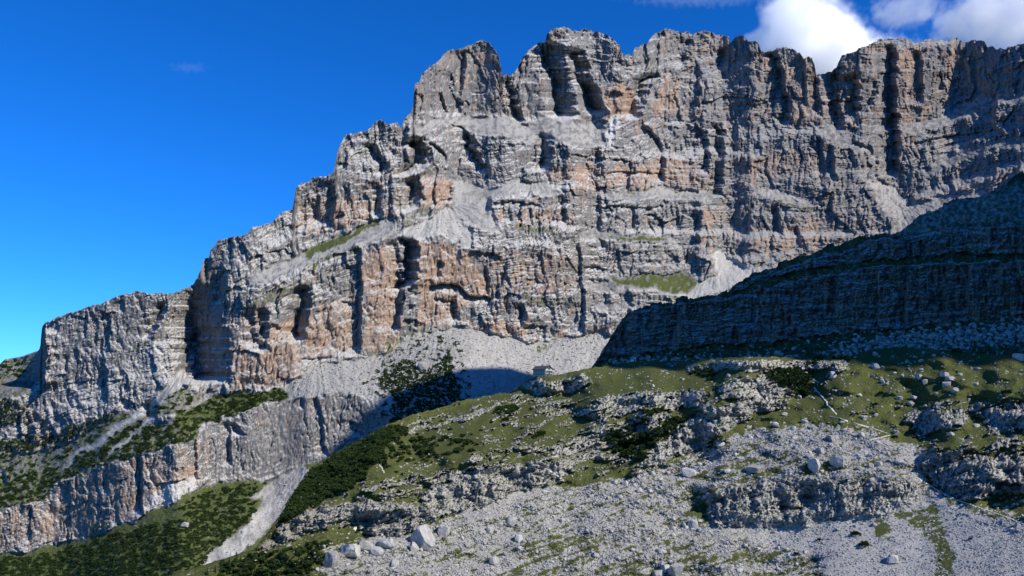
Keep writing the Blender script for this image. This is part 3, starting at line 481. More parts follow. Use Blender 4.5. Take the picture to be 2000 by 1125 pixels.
o8b = [(1892, 793), (1960, 787), (2000, 790), (2000, 845), (1940, 842)]
o9 = [(1800, 895), (1850, 885), (2000, 900), (2000, 990), (1960, 962), (1900, 980), (1850, 965), (1810, 930)]
o10 = [(1440, 704), (1660, 702), (1650, 720), (1500, 726), (1440, 723)]
o11 = [(1015, 752), (1030, 744), (1060, 746), (1110, 742), (1140, 735), (1165, 742), (1120, 766), (1040, 770)]
o12 = [(1118, 805), (1190, 772), (1330, 757), (1390, 768), (1370, 795), (1250, 800), (1150, 812)]
o13 = [(1330, 712), (1440, 706), (1440, 722), (1340, 726)]
o14 = [(1010, 880), (1110, 868), (1170, 830), (1250, 820), (1250, 850), (1150, 900), (1115, 903)]
scr = [(500, 1125), (560, 1095), (640, 1060), (700, 1056), (800, 1035), (880, 1008), (960, 985), (1030, 960), (1115, 948), (1230, 928), (1310, 905), (1390, 868), (1460, 842), (1560, 828), (1700, 838), (1765, 872), (1800, 905), (1812, 940), (1850, 972), (1900, 990), (1960, 1000), (2000, 1060), (2000, 1125)]
finez = [(1480, 1060), (1400, 1030), (1540, 1030), (1630, 1016), (1700, 1008), (1760, 990), (1800, 978), (1840, 970), (1920, 1010), (2000, 1080), (2000, 1125), (1700, 1125), (1600, 1090)]
slz = region([(24, scr), (9.5, [(770, 850), (1000, 760), (1400, 690), (1640, 690), (1600, 770), (1440, 820), (1250, 850), (1000, 890), (800, 900)]), (62, o1), (66, o2), (58, o4), (44, o5), (48, o6), (60, o7), (46, o8), (48, o8b), (50, o9), (70, o10), (72, o11), (34, o12), (60, o13), (40, o14), (30, finez),
              (30, [(1500, 700), (1660, 700), (1700, 683), (1760, 677), (1850, 683), (2000, 690), (2000, 780), (1650, 820), (1600, 780)])], 3, 19)
slope = samp(slz, UW, VW)
crest = np.clip((V - H.vt[None, :]) / 30, 0, 1); slope = slope * (0.55 + 0.45 * crest) + 1
H.integrate(slope, ip([(-1500, 1900), (0, 1270), (350, 1140), (3600, 1140)]), ip([(-1500, 60), (0, 215), (350, 240), (600, 265), (1000, 285), (1500, 290), (1800, 270), (2000, 250), (3600, 160)]))
lz = H.Y.copy()
rockw = sstep(30, 50, samp(slz, UW, VW)); K = H.Y / 400
for e in [([(870, 955), (868, 1000)], 5, 16, 8), ([(905, 940), (900, 992)], 6, 14, 8), ([(940, 938), (936, 985)], 6, 16, 8), ([(962, 930), (958, 968)], 5, 10, 8), ([(735, 995), (732, 1048)], 7, 18, 10), ([(705, 1000), (702, 1030)], 4, 12, 10), ([(590, 1005), (583, 1045)], 5, 16, 6), ([(562, 1020), (555, 1055)], 5, 12, 6), ([(610, 1000), (606, 1035)], 4, 12, 8),
          ([(1405, 975), (1400, 1020)], 6, 24, 10), ([(1445, 965), (1438, 1010)], 6, 14, 8), ([(1482, 955), (1478, 1005)], 6, 12, 8), ([(1552, 960), (1548, 1012)], 9, 26, 10), ([(1596, 955), (1590, 1000)], 7, 18, 8), ([(1655, 975), (1650, 1005)], 6, 16, 8), ([(1710, 960), (1700, 1000)], 7, 18, 8), ([(1630, 945), (1628, 975)], 4, 10, 8), ([(1690, 930), (1696, 965)], 4, 8, 8),
          ([(1375, 822), (1372, 868)], 6, 14, 8), ([(1330, 845), (1320, 885)], 5, 12, 8), ([(1290, 870), (1282, 900)], 4, 12, 8), ([(1440, 796), (1436, 820)], 4, 10, 8), ([(1070, 742), (1064, 768)], 5, 14, 8), ([(1045, 742), (1040, 768)], 5, 12, 8), ([(1120, 738), (1112, 764)], 6, 20, 8), ([(1985, 935), (1978, 980)], 9, 40, 10), ([(1830, 795), (1826, 835)], 3, 8, 8), ([(1870, 800), (1866, 832)], 3, 8, 8)]:
    Y0 = H.Y.copy(); H.edge(e[0], e[1] * 2.6, e[2], e[3], 0.15)
for p, A in [([(1940, 938), (2000, 945)], 14), ([(1385, 975), (1420, 970)], 8), ([(1555, 968), (1600, 962)], 7), ([(1520, 985), (1570, 990)], 8), ([(1095, 745), (1125, 741)], 10)]: H.roof(p, A * 3, 4, 12)
warp = fbm(U / 30, V / 30, 3, 233) * 0.6
big = fbm(U / 150, V / 70, 3, 211) * 8 + fbm(U / 60, V / 26, 2, 212, 0.5) * 4.0 + fbm(U / 22, V / 12, 3, 213, 0.5) * 0.9
qh = V + 0.34 * U + fbm(U / 30, V / 24, 3, 243) * 5
rel = -2.0 * billow(U / 26 + warp, V / 60 + warp, 1, 235) - 1.3 * billow(U / 9 + warp * 1.5, V / 34, 1, 236) - 0.8 * billow(U / 4.2 + warp * 2, V / 20, 2, 237) + groove(perlin(U / 12 + warp * 2, V / 50, 238), 0.06) * 2.6 + groove(perlin(U / 5.5 + warp * 3, V / 22, 239), 0.09) * 1.4 + groove(perlin(qh / 9, U / 120, 240), 0.08) * 1.6
karst = perlin(qh / 8.0, U / 90, 242) * 1.3
fadeb = sstep(0, 10, V - H.vt[None, :])
sm = samp(region([(1, finez)], 8), UW, VW)
outc = samp(region([(1, scr)], 3), UW, VW)
n_a = fbm(U / 10, V / 6.5, 4, 251, 0.62); n_b = fbm(U / 3.6, V / 2.8, 3, 252, 0.65); n_c = fbm(U / 34, V / 18, 4, 254, 0.6)
crop = samp(region([(.62, [(780, 830), (1000, 772), (1000, 790), (860, 840), (790, 850)]), (.45, [(950, 800), (1450, 745), (1500, 790), (1400, 900), (1250, 930), (1000, 930), (900, 900), (960, 840)]), (.85, o12), (.72, o14), (.62, [(790, 980), (640, 960), (700, 940), (900, 905), (1000, 890), (1000, 920), (850, 960)]),
                      (.30, [(1650, 790), (2000, 760), (2000, 890), (1780, 880), (1700, 840)]), (.5, [(1800, 860), (2000, 850), (2000, 900), (1800, 900)]), (.62, [(1600, 705), (1660, 705), (1650, 740), (1610, 745)]), (.55, [(980, 775), (1020, 770), (1140, 780), (1100, 810), (960, 820)]), (0.05, [(1390, 880), (1560, 800), (1640, 810), (1560, 825), (1450, 840), (1310, 905)]),
                      (.95, o1), (.9, o2), (.95, o4), (.9, o5), (.9, o6), (1, o7), (.9, o8), (.9, o8b), (.9, o9), (1, o10), (.85, o11), (.8, o13)], 2, 0.12), UW, VW)
n_d = fbm(qh / 8, (U - 0.34 * V) / 85, 3, 255, 0.55)
crop_m = sstep(0.1, 0.25, crop) * sstep(0.58, 0.66, crop + n_d * 0.42 + n_a * 0.11 + n_c * 0.15 + n_b * 0.10)
rk = np.clip(np.maximum(rockw, crop_m), 0, 1) * (1 - sm)
stones = fbm(U / 2.6, V / 2.0, 3, 261, 0.7)
hb = blocks(U / 20 + warp * 0.5, qh / 17, 271) * 2.4 + blocks(U / 9 + warp, qh / 8, 272) * 1.5 + blocks(U / 4.4, qh / 4.5, 273) * 0.8
H.Y += K * fadeb * (0.7 * rk * hb * (1 - 0.5 * samp(region([(1, o7)], 4), U, V)) + big * (1 - 0.82 * sm) * (1 - 0.35 * outc) + rk * (rel * 0.6 + karst + 2.5 * crop_m * -1) + (1 - sm * 0.8) * n_b * 0.35 + outc * (1 - sm * 0.8) * stones * 0.8)
N = H.grads(); nz = N[..., 2]
scr_d = samp(region([(.66, scr), (.5, [(1180, 1125), (1200, 1085), (1330, 1070), (1560, 1060), (1700, 1090), (1720, 1125)]), (.5, [(1000, 1060), (1180, 1040), (1200, 1125), (1000, 1125)]), (.62, [(960, 1010), (1200, 980), (1380, 960), (1380, 1030), (1100, 1050)]), (.5, [(1350, 930), (1480, 880), (1560, 900), (1480, 945), (1390, 965)]), (.4, [(1560, 900), (1620, 905), (1640, 930), (1560, 932)]), (.15, [(1330, 965), (1384, 962), (1388, 1020), (1350, 1010)]), (.25, [(500, 1125), (560, 1075), (640, 1058), (700, 1045), (700, 1058), (640, 1085), (600, 1125)]), (1, finez), (.9, [(880, 1000), (1000, 960), (1110, 945), (1020, 985), (920, 1015)]),
                      (.35, [(1740, 1000), (1830, 985), (1850, 1040), (1900, 1125), (1860, 1125), (1820, 1060)]), (.3, [(1850, 975), (1960, 965), (2000, 985), (2000, 1050), (1900, 1000)]), (.35, [(1700, 1020), (1730, 1010), (1760, 1060), (1720, 1060)]), (1, [(1755, 866), (1778, 862), (1800, 895), (1785, 905)]), (.8, [(1780, 870), (1830, 880), (1880, 890), (1860, 905), (1800, 900)])], 2), UW, VW)
flow = fbm((U * 0.35 + V) / 9, (U - 0.35 * V) / 110, 4, 310, 0.6)
scr_m = sstep(0.40, 0.60, scr_d + flow * 0.30 + n_a * 0.30 + n_c * 0.22 + n_b * 0.14) * (1 - rk)
paths_px = []
gr_m = np.clip(1 - scr_m - crop_m * sstep(-0.1, 0.15, 0.25 + n_b * 0.5 - 0.5 * nz + 0.2), 0, 1)
gr_m *= 1 - rockw * sstep(-0.3, 0.2, 0.45 - nz * 0.7 + n_b * 0.4)
pn = samp(region([(.9, [(540, 1015), (600, 925), (700, 862), (760, 830), (800, 838), (770, 868), (725, 905), (705, 940), (640, 975), (590, 998)]), (.34, [(760, 860), (900, 850), (960, 870), (850, 900), (720, 920)]), (.75, [(1480, 735), (1500, 724), (1575, 720), (1588, 745), (1572, 772), (1545, 762)]), (.5, [(950, 810), (1010, 780), (1020, 800), (980, 822)]), (.4, [(500, 1125), (520, 1080), (690, 1040), (640, 1070)]), (.6, [(1330, 725), (1400, 720), (1400, 732), (1350, 738)]), (.85, [(1570, 698), (1665, 695), (1660, 703), (1570, 705)]),
                   (.5, [(1170, 850), (1290, 790), (1300, 800), (1200, 870)]), (.45, [(1180, 880), (1290, 820), (1390, 795), (1310, 850), (1240, 905)]), (.4, [(350, 1125), (430, 1095), (520, 1075), (560, 1095), (500, 1125)])], 2, 0.0), UW, VW)
pn_m = sstep(0.12, 0.3, pn) * sstep(0.44, 0.54, pn + n_a * 0.35 + n_c * 0.2) * (1 - rockw * 0.7)
H.Y -= pn_m * K * (2.0 + fbm(U / 5, V / 4, 3, 266, 0.6) * 3.5) * fadeb
gr_m = np.clip(gr_m, 0, 1); zero = gr_m * 0
scr_m = scr_m * np.clip(0.82 - 0.35 * flow, 0.45, 1)
pale2 = np.clip(sm * 0.95 + outc * 0.5 * sstep(0.1, 0.5, -flow) * (scr_m > 0.3) + rk * sstep(0.35, 0.8, nz + n_b * 0.15) * 0.6, 0, 1)
och2 = samp(region([(.7, o10), (.6, [(1790, 900), (1812, 905), (1808, 935), (1795, 930)])], 2), U, V) * sstep(-0.1, 0.4, fbm(U / 6, V / 12, 3, 268)) * 0.7
wet2 = sstep(0.1, 0.7, fbm(U / 8, V / 16, 4, 269, 0.6)) * rk * 0.5
mat_h = terrain_mat('near_hill_ground', 4.0, (0.17, 0.166, 0.16), (0.46, 0.445, 0.415), (0.040, 0.058, 0.014), (0.115, 0.125, 0.042), 0.9, 0.5)
HO = H.build('hill', mat_h, [(60, -4), (250, -25), (500, -60), (800, -95)], [(6, 0), (20, -5), (60, -30), (140, -90), (260, -190)], {'cover': (gr_m, pn_m, scr_m), 'rock': (och2, wet2, pale2)})
print('terrain tris', sum(len(o.data.polygons) * 2 for o in (MO, QO, HO)))
#@@OBJECTS
# ================================================================== THINGS
def tag(o, label=None, cat=None, group=None, kind=None):
    if label: o['label'] = label
    if cat: o['category'] = cat
    if group: o['group'] = group
    if kind: o['kind'] = kind
    return o
def link(name, me, mat=None, parent=None, loc=None):
    o = bpy.data.objects.new(name, me); scn.collection.objects.link(o)
    if mat and me is not None and len(me.materials) == 0: me.materials.append(mat)
    if parent: o.parent = parent
    if loc is not None: o.location = loc
    return o
def mesh(name, vs_, fs, mat=None, smooth=False):
    me = bpy.data.meshes.new(name); me.from_pydata([tuple(map(float, v)) for v in vs_], [], fs); me.update()
    if mat: me.materials.append(mat)
    if smooth: me.polygons.foreach_set('use_smooth', [True] * len(me.polygons))
    return me
def box(x0, x1, y0, y1, z0, z1):
    v = [(x, y, z) for z in (z0, z1) for y in (y0, y1) for x in (x0, x1)]
    return v, [(0, 2, 3, 1), (4, 5, 7, 6), (0, 1, 5, 4), (2, 6, 7, 3), (0, 4, 6, 2), (1, 3, 7, 5)]
def boxes(name, bs, mat):
    vv, ff = [], []
    for b in bs:
        v, f = box(*b); k = len(vv); vv += v; ff += [tuple(i + k for i in q_) for q_ in f]
    return mesh(name, vv, ff, mat)

# ---- boulders
def rock_mat(name, lo, hi):
    m, t, b = new_mat(name); n = tex(t, 1.7, 6, 0.7); n2 = tex(t, 0.9, 4, 0.6, sc=(3.0, 3.0, 0.4))
    oi = t.nodes.new('ShaderNodeObjectInfo')
    c = mix(t, 0.5, ramp(t, n, [(0.32, lo), (0.66, hi)]), ramp(t, n2, [(0.35, lo), (0.6, hi)]))
    hv = t.nodes.new('ShaderNodeHueSaturation'); mr = t.nodes.new('ShaderNodeMapRange'); mr.inputs[3].default_value = 0.72; mr.inputs[4].default_value = 1.12
    t.links.new(oi.outputs['Random'], mr.inputs[0]); t.links.new(mr.outputs[0], hv.inputs['Value']); t.links.new(c, hv.inputs['Color'])
    t.links.new(hv.outputs[0], b.inputs['Base Color']); bump(t, b, n, 0.7, 0.12); return m
bm_pale = rock_mat('pale_limestone', (0.22, 0.213, 0.20), (0.50, 0.487, 0.455))
bm_grey = rock_mat('grey_limestone', (0.19, 0.187, 0.18), (0.50, 0.49, 0.465))
import bmesh
def rock_mesh(seed, sub=2, cuts=9, blocky=0.6):
    r = random.Random(seed); bm = bmesh.new(); bmesh.ops.create_icosphere(bm, subdivisions=sub, radius=1.0)
    pl = []
    for k in range(cuts):
        if k < 6 and r.random() < blocky:
            n = [0, 0, 0]; n[k // 2] = 1 if k % 2 else -1; n = np.array(n, float) + np.array([r.uniform(-.22, .22) for _ in range(3)])
            d = r.uniform(0.5, 0.66)
        else:
            n = np.array([r.gauss(0, 1) for _ in range(3)]); d = r.uniform(0.55, 0.85)
        n /= np.linalg.norm(n); pl.append((n, d))
    for v in bm.verts:
        p = np.array(v.co)
        for _ in range(2):
            for n, d in pl:
                k = p @ n
                if k > d: p = p - (k - d) * n
        p *= 1.45; p += np.array([r.uniform(-1, 1) for _ in range(3)]) * 0.035
        v.co = p
    me = bpy.data.meshes.new('rock'); bm.to_mesh(me); bm.free(); return me
ROCKS = [rock_mesh(s_, 2, 9 + s_ % 4, 0.35 + 0.5 * (s_ % 3) / 2) for s_ in range(8)]
BIGR = [rock_mesh(s_, 3, 9 + s_ % 4, 0.6) for s_ in range(20, 26)]
for i_, m_ in enumerate(ROCKS + BIGR): m_.materials.append(bm_pale if i_ % 3 else bm_grey)
def boulder(L, u, v, wpx, hpx, label, group=None, big=False, seed=0, rz=None, tilt=0.25, name='boulder', deep=0.8):
    r = random.Random(seed * 7 + int(u) * 3 + int(v)); P = L.at(u, v)[0]; k = P[1] / FOC
    me = (BIGR if big else ROCKS)[r.randrange(6 if big else 8)]
    o = link(name, me); w_, h_ = wpx * k / 2, hpx * k / 2
    if big: w_ *= 0.76; h_ *= 0.82
    o.scale = (w_ / 0.92, w_ * deep / 0.92, h_ / 0.85); o.rotation_euler = (r.uniform(-tilt, tilt), r.uniform(-tilt, tilt), r.uniform(0, 6.28) if rz is None else rz)
    o.location = (P[0], P[1], P[2] + h_ * 0.6); tag(o, label, 'boulder', group); return o
BL = [(826, 1062, 46, 40, 'huge cube-like grey boulder with streaked face, largest block above the scree', 1, 0.65), (648, 1103, 32, 38, 'pale slab-faced boulder at the lower left casting a dark shadow to its left', 1, 0.5),
      (684, 1082, 40, 26, 'broad pale boulder with dark hollow, just right of the slab-faced boulder', 1, 0.3), (868, 1042, 36, 20, 'low wide pale boulder tucked against the right side of the cube-like block', 1, 0.2),
      (808, 1076, 17, 17, 'small wedge-shaped boulder at the left foot of the cube-like block', 0, 0.8), (1000, 1024, 19, 22, 'upright tooth-shaped boulder standing alone on grass right of the cube-like block', 1, 0.4),
      (714, 1070, 24, 16, 'low rounded boulder between the wide pale boulder and the long one', 0, 0.2), (756, 1066, 44, 18, 'long low pale boulder left of the cube-like block', 1, 0.2), (736, 1080, 18, 11, 'small pale boulder below the long low boulder', 0, 0.2),
      (771, 1106, 15, 13, 'small pointed pale boulder in open scree below the cube-like block', 0, 0.5), (956, 1038, 12, 11, 'small dark boulder left of the tooth-shaped boulder at the scree edge', 0, 0.4), (978, 1028, 10, 8, 'little pale boulder at the left foot of the tooth-shaped boulder', 0, 0.4),
      (1012, 1056, 14, 13, 'small grey boulder below the tooth-shaped boulder', 0, 0.5), (964, 1100, 16, 14, 'pale angular boulder among grass at the bottom centre', 0, 0.3), (1344, 928, 28, 20, 'grey boulder with a dark overhung hollow on the left scree rib', 1, 0.3),
      (1478, 921, 32, 13, 'bright white knobbly boulder lying on the scree above the rock bluff', 0, 0.1), (1592, 914, 36, 22, 'squat grey boulder with a shaded left face, left of the boulder pair on the scree', 1, 0.3), (1638, 909, 34, 22, 'rounded pale boulder with dark undercut, right of the boulder pair on the scree', 1, 0.3),
      (1627, 861, 25, 17, 'bright rounded pale boulder near the top of the scree', 1, 0.3), (1601, 884, 15, 11, 'small shaded boulder between the bright rounded boulder and the boulder pair', 0, 0.4), (1682, 852, 10, 9, 'small white boulder right of the bright rounded boulder', 0, 0.4),
      (1570, 826, 12, 8, 'small grey boulder on the grass edge at the end of the scree rib', 0, 0.4), (1587, 838, 13, 9, 'small rounded boulder at the grass edge left of the bright rounded boulder', 0, 0.4), (1750, 847, 10, 8, 'little round white boulder beside the path above the pale gully', 0, 0.4),
      (1757, 904, 16, 6, 'flat white slab lying on the scree left of the pale gully', 0, 0.1), (1354, 1031, 15, 17, 'upright grey boulder below the left end of the rock bluff', 0, 0.3), (1744, 1098, 17, 16, 'pale boulder on fine gravel at the lower right', 0, 0.4),
      (1322, 1124, 28, 32, 'tall pale boulder cut off by the bottom edge of the picture', 1, 0.4), (1300, 1116, 15, 13, 'small pale boulder just left of the tall boulder at the bottom edge', 0, 0.4), (1285, 1127, 20, 13, 'low white boulder at the bottom edge left of the tall boulder', 0, 0.3),
      (1846, 735, 14, 9, 'topmost of three pale boulders stacked in a row on the green knoll', 0, 0.3), (1855, 744, 17, 11, 'middle of three pale boulders stacked in a row on the green knoll', 0, 0.3), (1849, 755, 18, 12, 'lowest of three pale boulders stacked in a row on the green knoll', 0, 0.3),
      (1709, 720, 15, 10, 'grey boulder high on the left shoulder of the green knoll', 0, 0.3), (1797, 739, 9, 9, 'shaded grey boulder on the green knoll left of the three stacked boulders', 0, 0.3), (1807, 749, 10, 9, 'white-topped boulder with shaded left side on the green knoll', 0, 0.3), (1772, 709, 8, 7, 'small dark boulder near the crest of the green knoll', 0, 0.3),
      (1709, 694, 10, 7, 'small grey boulder on the skyline side of the green knoll', 0, 0.3), (1992, 702, 18, 13, 'grey boulder on the knoll crest at the right edge', 0, 0.3), (1625, 737, 18, 15, 'grey boulder at the foot of the knoll beside the pale cliff band', 1, 0.4), (1757, 780, 10, 7, 'white boulder in grass above the right-hand outcrops', 0, 0.3),
      (1274, 756, 7, 6, 'single small white boulder on the smooth green meadow', 0, 0.3), (1687, 818, 16, 8, 'low grey boulder beside the path bend', 0, 0.3), (1408, 872, 14, 9, 'pale boulder at the grassy foot of the dark cliff', 0, 0.3), (1220, 947, 11, 9, 'white boulder on the grassy edge left of the scree rib', 0, 0.3)]
for (u, v, a, b_, lb, bg_, ti) in BL: boulder(H, u, v, a, b_, lb, None, bool(bg_), 3, None, ti)
boulder(M, 826, 720, 25, 15, 'big flat pale boulder lying among dwarf pines below the cliff', None, True, 3, 0.1, 0.15, deep=0.8)
boulder(M, 362, 1028, 12, 9, 'lone white boulder among dark pines at the valley bottom left', None, False, 3)
boulder(Q, 1828, 660, 26, 12, 'pale leaning slab in the shaded rubble under the right cliff', None, True, 3, 0.2, 0.3)
boulder(Q, 1522, 694, 18, 9, 'dark pointed boulder on the shaded slope below the cliff', None, False, 3)
def pick(L, mask, n, u0=-30, u1=2030):
    c = (L.us > u0) & (L.us < u1); m = np.where(c[None, :], np.maximum(mask, 0), 0).astype(float); du = np.gradient(L.us); m = m * du[None, :] * np.maximum(L.vb - L.vt, 0)[None, :]
    p = m.reshape(-1); p = p / p.sum(); k = rng.choice(p.size, n, p=p); i, j = np.divmod(k, m.shape[1])
    dv = (L.vb - L.vt)[j] / L.nr
    return L.U[i, j] + rng.uniform(-.5, .5, n) * du[j], L.V[i, j] + rng.uniform(-.5, .5, n) * dv
ZN = [(lambda u, v: v < 810 and u > 1640, 'boulders scattered on the green knoll'), (lambda u, v: v < 900 and u <= 1640, 'boulders on the green slope'),
      (lambda u, v: u > 1560 and v >= 810, 'boulders in the right-hand scree'), (lambda u, v: u > 1100, 'boulders in the central scree'), (lambda u, v: True, 'boulders in the lower left scree')]
LMK = [(826, 1050, 'the cube-like block'), (648, 1090, 'the slab-faced boulder'), (1000, 1015, 'the tooth-shaped boulder'), (1478, 915, 'the white knobbly boulder'), (1615, 902, 'the boulder pair'), (1627, 855, 'the bright rounded boulder'), (1322, 1115, 'the tall boulder at the bottom edge'),
       (1344, 920, 'the hollowed boulder on the scree rib'), (1850, 745, 'the three boulders on the knoll'), (1062, 725, 'the mountain hut'), (1240, 700, 'the chapel'), (1633, 810, 'the path bend'), (1056, 846, 'the largest green bush'), (1744, 1090, 'the pale boulder on fine gravel'), (1354, 1025, 'the upright boulder below the bluff'), (1868, 690, 'the crest bush')]
ORD = ['nearest', 'second', 'third', 'fourth', 'fifth', 'sixth', 'seventh', 'eighth', 'ninth', 'tenth', 'eleventh', 'twelfth', 'thirteenth', 'fourteenth', 'fifteenth', 'sixteenth', 'seventeenth', 'eighteenth', 'nineteenth', 'twentieth']
DIR = ['right', 'up and right', 'up', 'up and left', 'left', 'down and left', 'down', 'down and right']
bu, bv = pick(H, scr_m * (1 - sm) + 0.35 * gr_m * (U > 1300) * (V < 860) * (V > H.vt[None, :] + 6), 215)
keep = (bu > 4) & (bu < 1996) & (bv < 1121); bu, bv = bu[keep], bv[keep]; fam = {}
for k in range(len(bu)):
    l = min(range(len(LMK)), key=lambda q_: math.hypot(bu[k] - LMK[q_][0], bv[k] - LMK[q_][1])); d_ = math.hypot(bu[k] - LMK[l][0], bv[k] - LMK[l][1])
    a_ = int(round(math.atan2(LMK[l][1] - bv[k], bu[k] - LMK[l][0]) / (math.pi / 4))) % 8; fam.setdefault((l, a_), []).append((d_, k))
lbl = {}
for (l, a_), q_ in fam.items():
    for n_, (d_, k) in enumerate(sorted(q_)): lbl[k] = f"{ORD[min(n_, 19)]} small boulder going {DIR[a_]} from {LMK[l][2]}"
for k in range(len(bu)):
    sz = 5.5 + 5 * rng.random() ** 2.2
    for f, g_ in ZN:
        if f(bu[k], bv[k]): boulder(H, bu[k], bv[k], sz * rng.uniform(.9, 1.3), sz * rng.uniform(.6, .9), lbl[k], g_, False, k, None, 0.4); break

# ---- loose stones: uncountable, instanced on points of the ground
def instancer(name, P, S, sources, seed=1):
    me = bpy.data.meshes.new(name); n = len(P); me.vertices.add(n); me.vertices.foreach_set('co', P.astype(np.float32).reshape(-1))
    a = me.attributes.new('size', 'FLOAT_VECTOR', 'POINT'); a.data.foreach_set('vector', S.astype(np.float32).reshape(-1))
    Rr = np.stack([rng.uniform(-.5, .5, n), rng.uniform(-.5, .5, n), rng.uniform(0, 6.28, n)], -1).astype(np.float32)
    a = me.attributes.new('turn', 'FLOAT_VECTOR', 'POINT'); a.data.foreach_set('vector', Rr.reshape(-1))
    o = link(name, me); g = bpy.data.node_groups.new(name, 'GeometryNodeTree')
    g.interface.new_socket('Geometry', in_out='INPUT', socket_type='NodeSocketGeometry'); g.interface.new_socket('Geometry', in_out='OUTPUT', socket_type='NodeSocketGeometry')
    gi = g.nodes.new('NodeGroupInput'); go = g.nodes.new('NodeGroupOutput'); mp = g.nodes.new('GeometryNodeMeshToPoints'); io = g.nodes.new('GeometryNodeInstanceOnPoints')
    jn = g.nodes.new('GeometryNodeJoinGeometry')
    for so_ in sources:
        oi = g.nodes.new('GeometryNodeObjectInfo'); oi.transform_space = 'ORIGINAL'; oi.inputs['Object'].default_value = so_; oi.inputs['As Instance'].default_value = True
        g.links.new(oi.outputs['Geometry'], jn.inputs[0])
    ri = g.nodes.new('FunctionNodeRandomValue'); ri.data_type = 'INT'; ri.inputs['Min'].default_value = 0 if 'Min' in ri.inputs else 0
    for s_ in ri.inputs:
        if s_.name == 'Max' and s_.type == 'INT': s_.default_value = len(sources) - 1
        if s_.name == 'Min' and s_.type == 'INT': s_.default_value = 0
    na = g.nodes.new('GeometryNodeInputNamedAttribute'); na.data_type = 'FLOAT_VECTOR'; na.inputs['Name'].default_value = 'size'
    nb = g.nodes.new('GeometryNodeInputNamedAttribute'); nb.data_type = 'FLOAT_VECTOR'; nb.inputs['Name'].default_value = 'turn'
    er = g.nodes.new('FunctionNodeEulerToRotation'); g.links.new(nb.outputs[0], er.inputs[0])
    g.links.new(gi.outputs[0], mp.inputs[0]); g.links.new(mp.outputs[0], io.inputs['Points']); g.links.new(jn.outputs[0], io.inputs['Instance'])
    io.inputs['Pick Instance'].default_value = True
    g.links.new([x for x in ri.outputs if x.type == 'INT'][0], io.inputs['Instance Index'])
    g.links.new(er.outputs[0], io.inputs['Rotation']); g.links.new(na.outputs[0], io.inputs['Scale']); g.links.new(io.outputs[0], go.inputs[0])
    md = o.modifiers.new('scatter', 'NODES'); md.node_group = g; return tag(o, kind='stuff')
small = [o for o in scn.objects if o.name.startswith('boulder') and o.data in ROCKS]
src = []
for m_ in ROCKS:
    for o in small:
        if o.data == m_: src.append(o); break
def stones(L, mask, n, lo, hi, pw, u0=-30, u1=2030):
    u, v = pick(L, mask, n, u0, u1); P = L.at(u, v); px = lo + (hi - lo) * rng.random(n) ** pw
    s_ = px * P[:, 1] / FOC / 2; S = np.stack([s_ * rng.uniform(.8, 1.3, n), s_ * rng.uniform(.7, 1.2, n), s_ * rng.uniform(.5, .85, n)], -1)
    P[:, 2] += s_ * 0.15; return P, S
a1 = stones(H, scr_m * (1 - sm) * (0.12 + sstep(-0.25, 0.35, flow)), 24000, 0.9, 3.4, 2.4); a1b = stones(H, scr_m * (1 - sm) * sstep(0.0, 0.6, flow + 0.5 * n_c), 1700, 3.0, 7.5, 2.4); a2 = stones(H, scr_m * sm, 5000, 1.2, 3.6, 3); a3 = stones(H, gr_m * (0.1 + sstep(0, .5, n_c)) * (V > H.vt[None, :] + 3), 3200, 1.3, 4.6, 2.8)
tag(instancer('scree_stones', np.concatenate([a1[0], a1b[0], a2[0], a3[0]]), np.concatenate([a1[1], a1b[1], a2[1], a3[1]]), src), 'loose grey-white stones covering the lower slopes of the near hill')
b1 = stones(Q, scree_q * (V_q > 600), 3200, 1.5, 8, 3.0, 1170, 2030)
tag(instancer('rubble', b1[0], b1[1], src), 'blocky rubble in the shade below the right-hand cliff')
c1 = stones(M, scree_t, 9000, 1.0, 4.2, 3.5)
tag(instancer('talus_stones', c1[0], c1[1], [o for o in src if o.data.materials[0] is bm_pale]), 'stones scattered over the pale talus below the main wall')

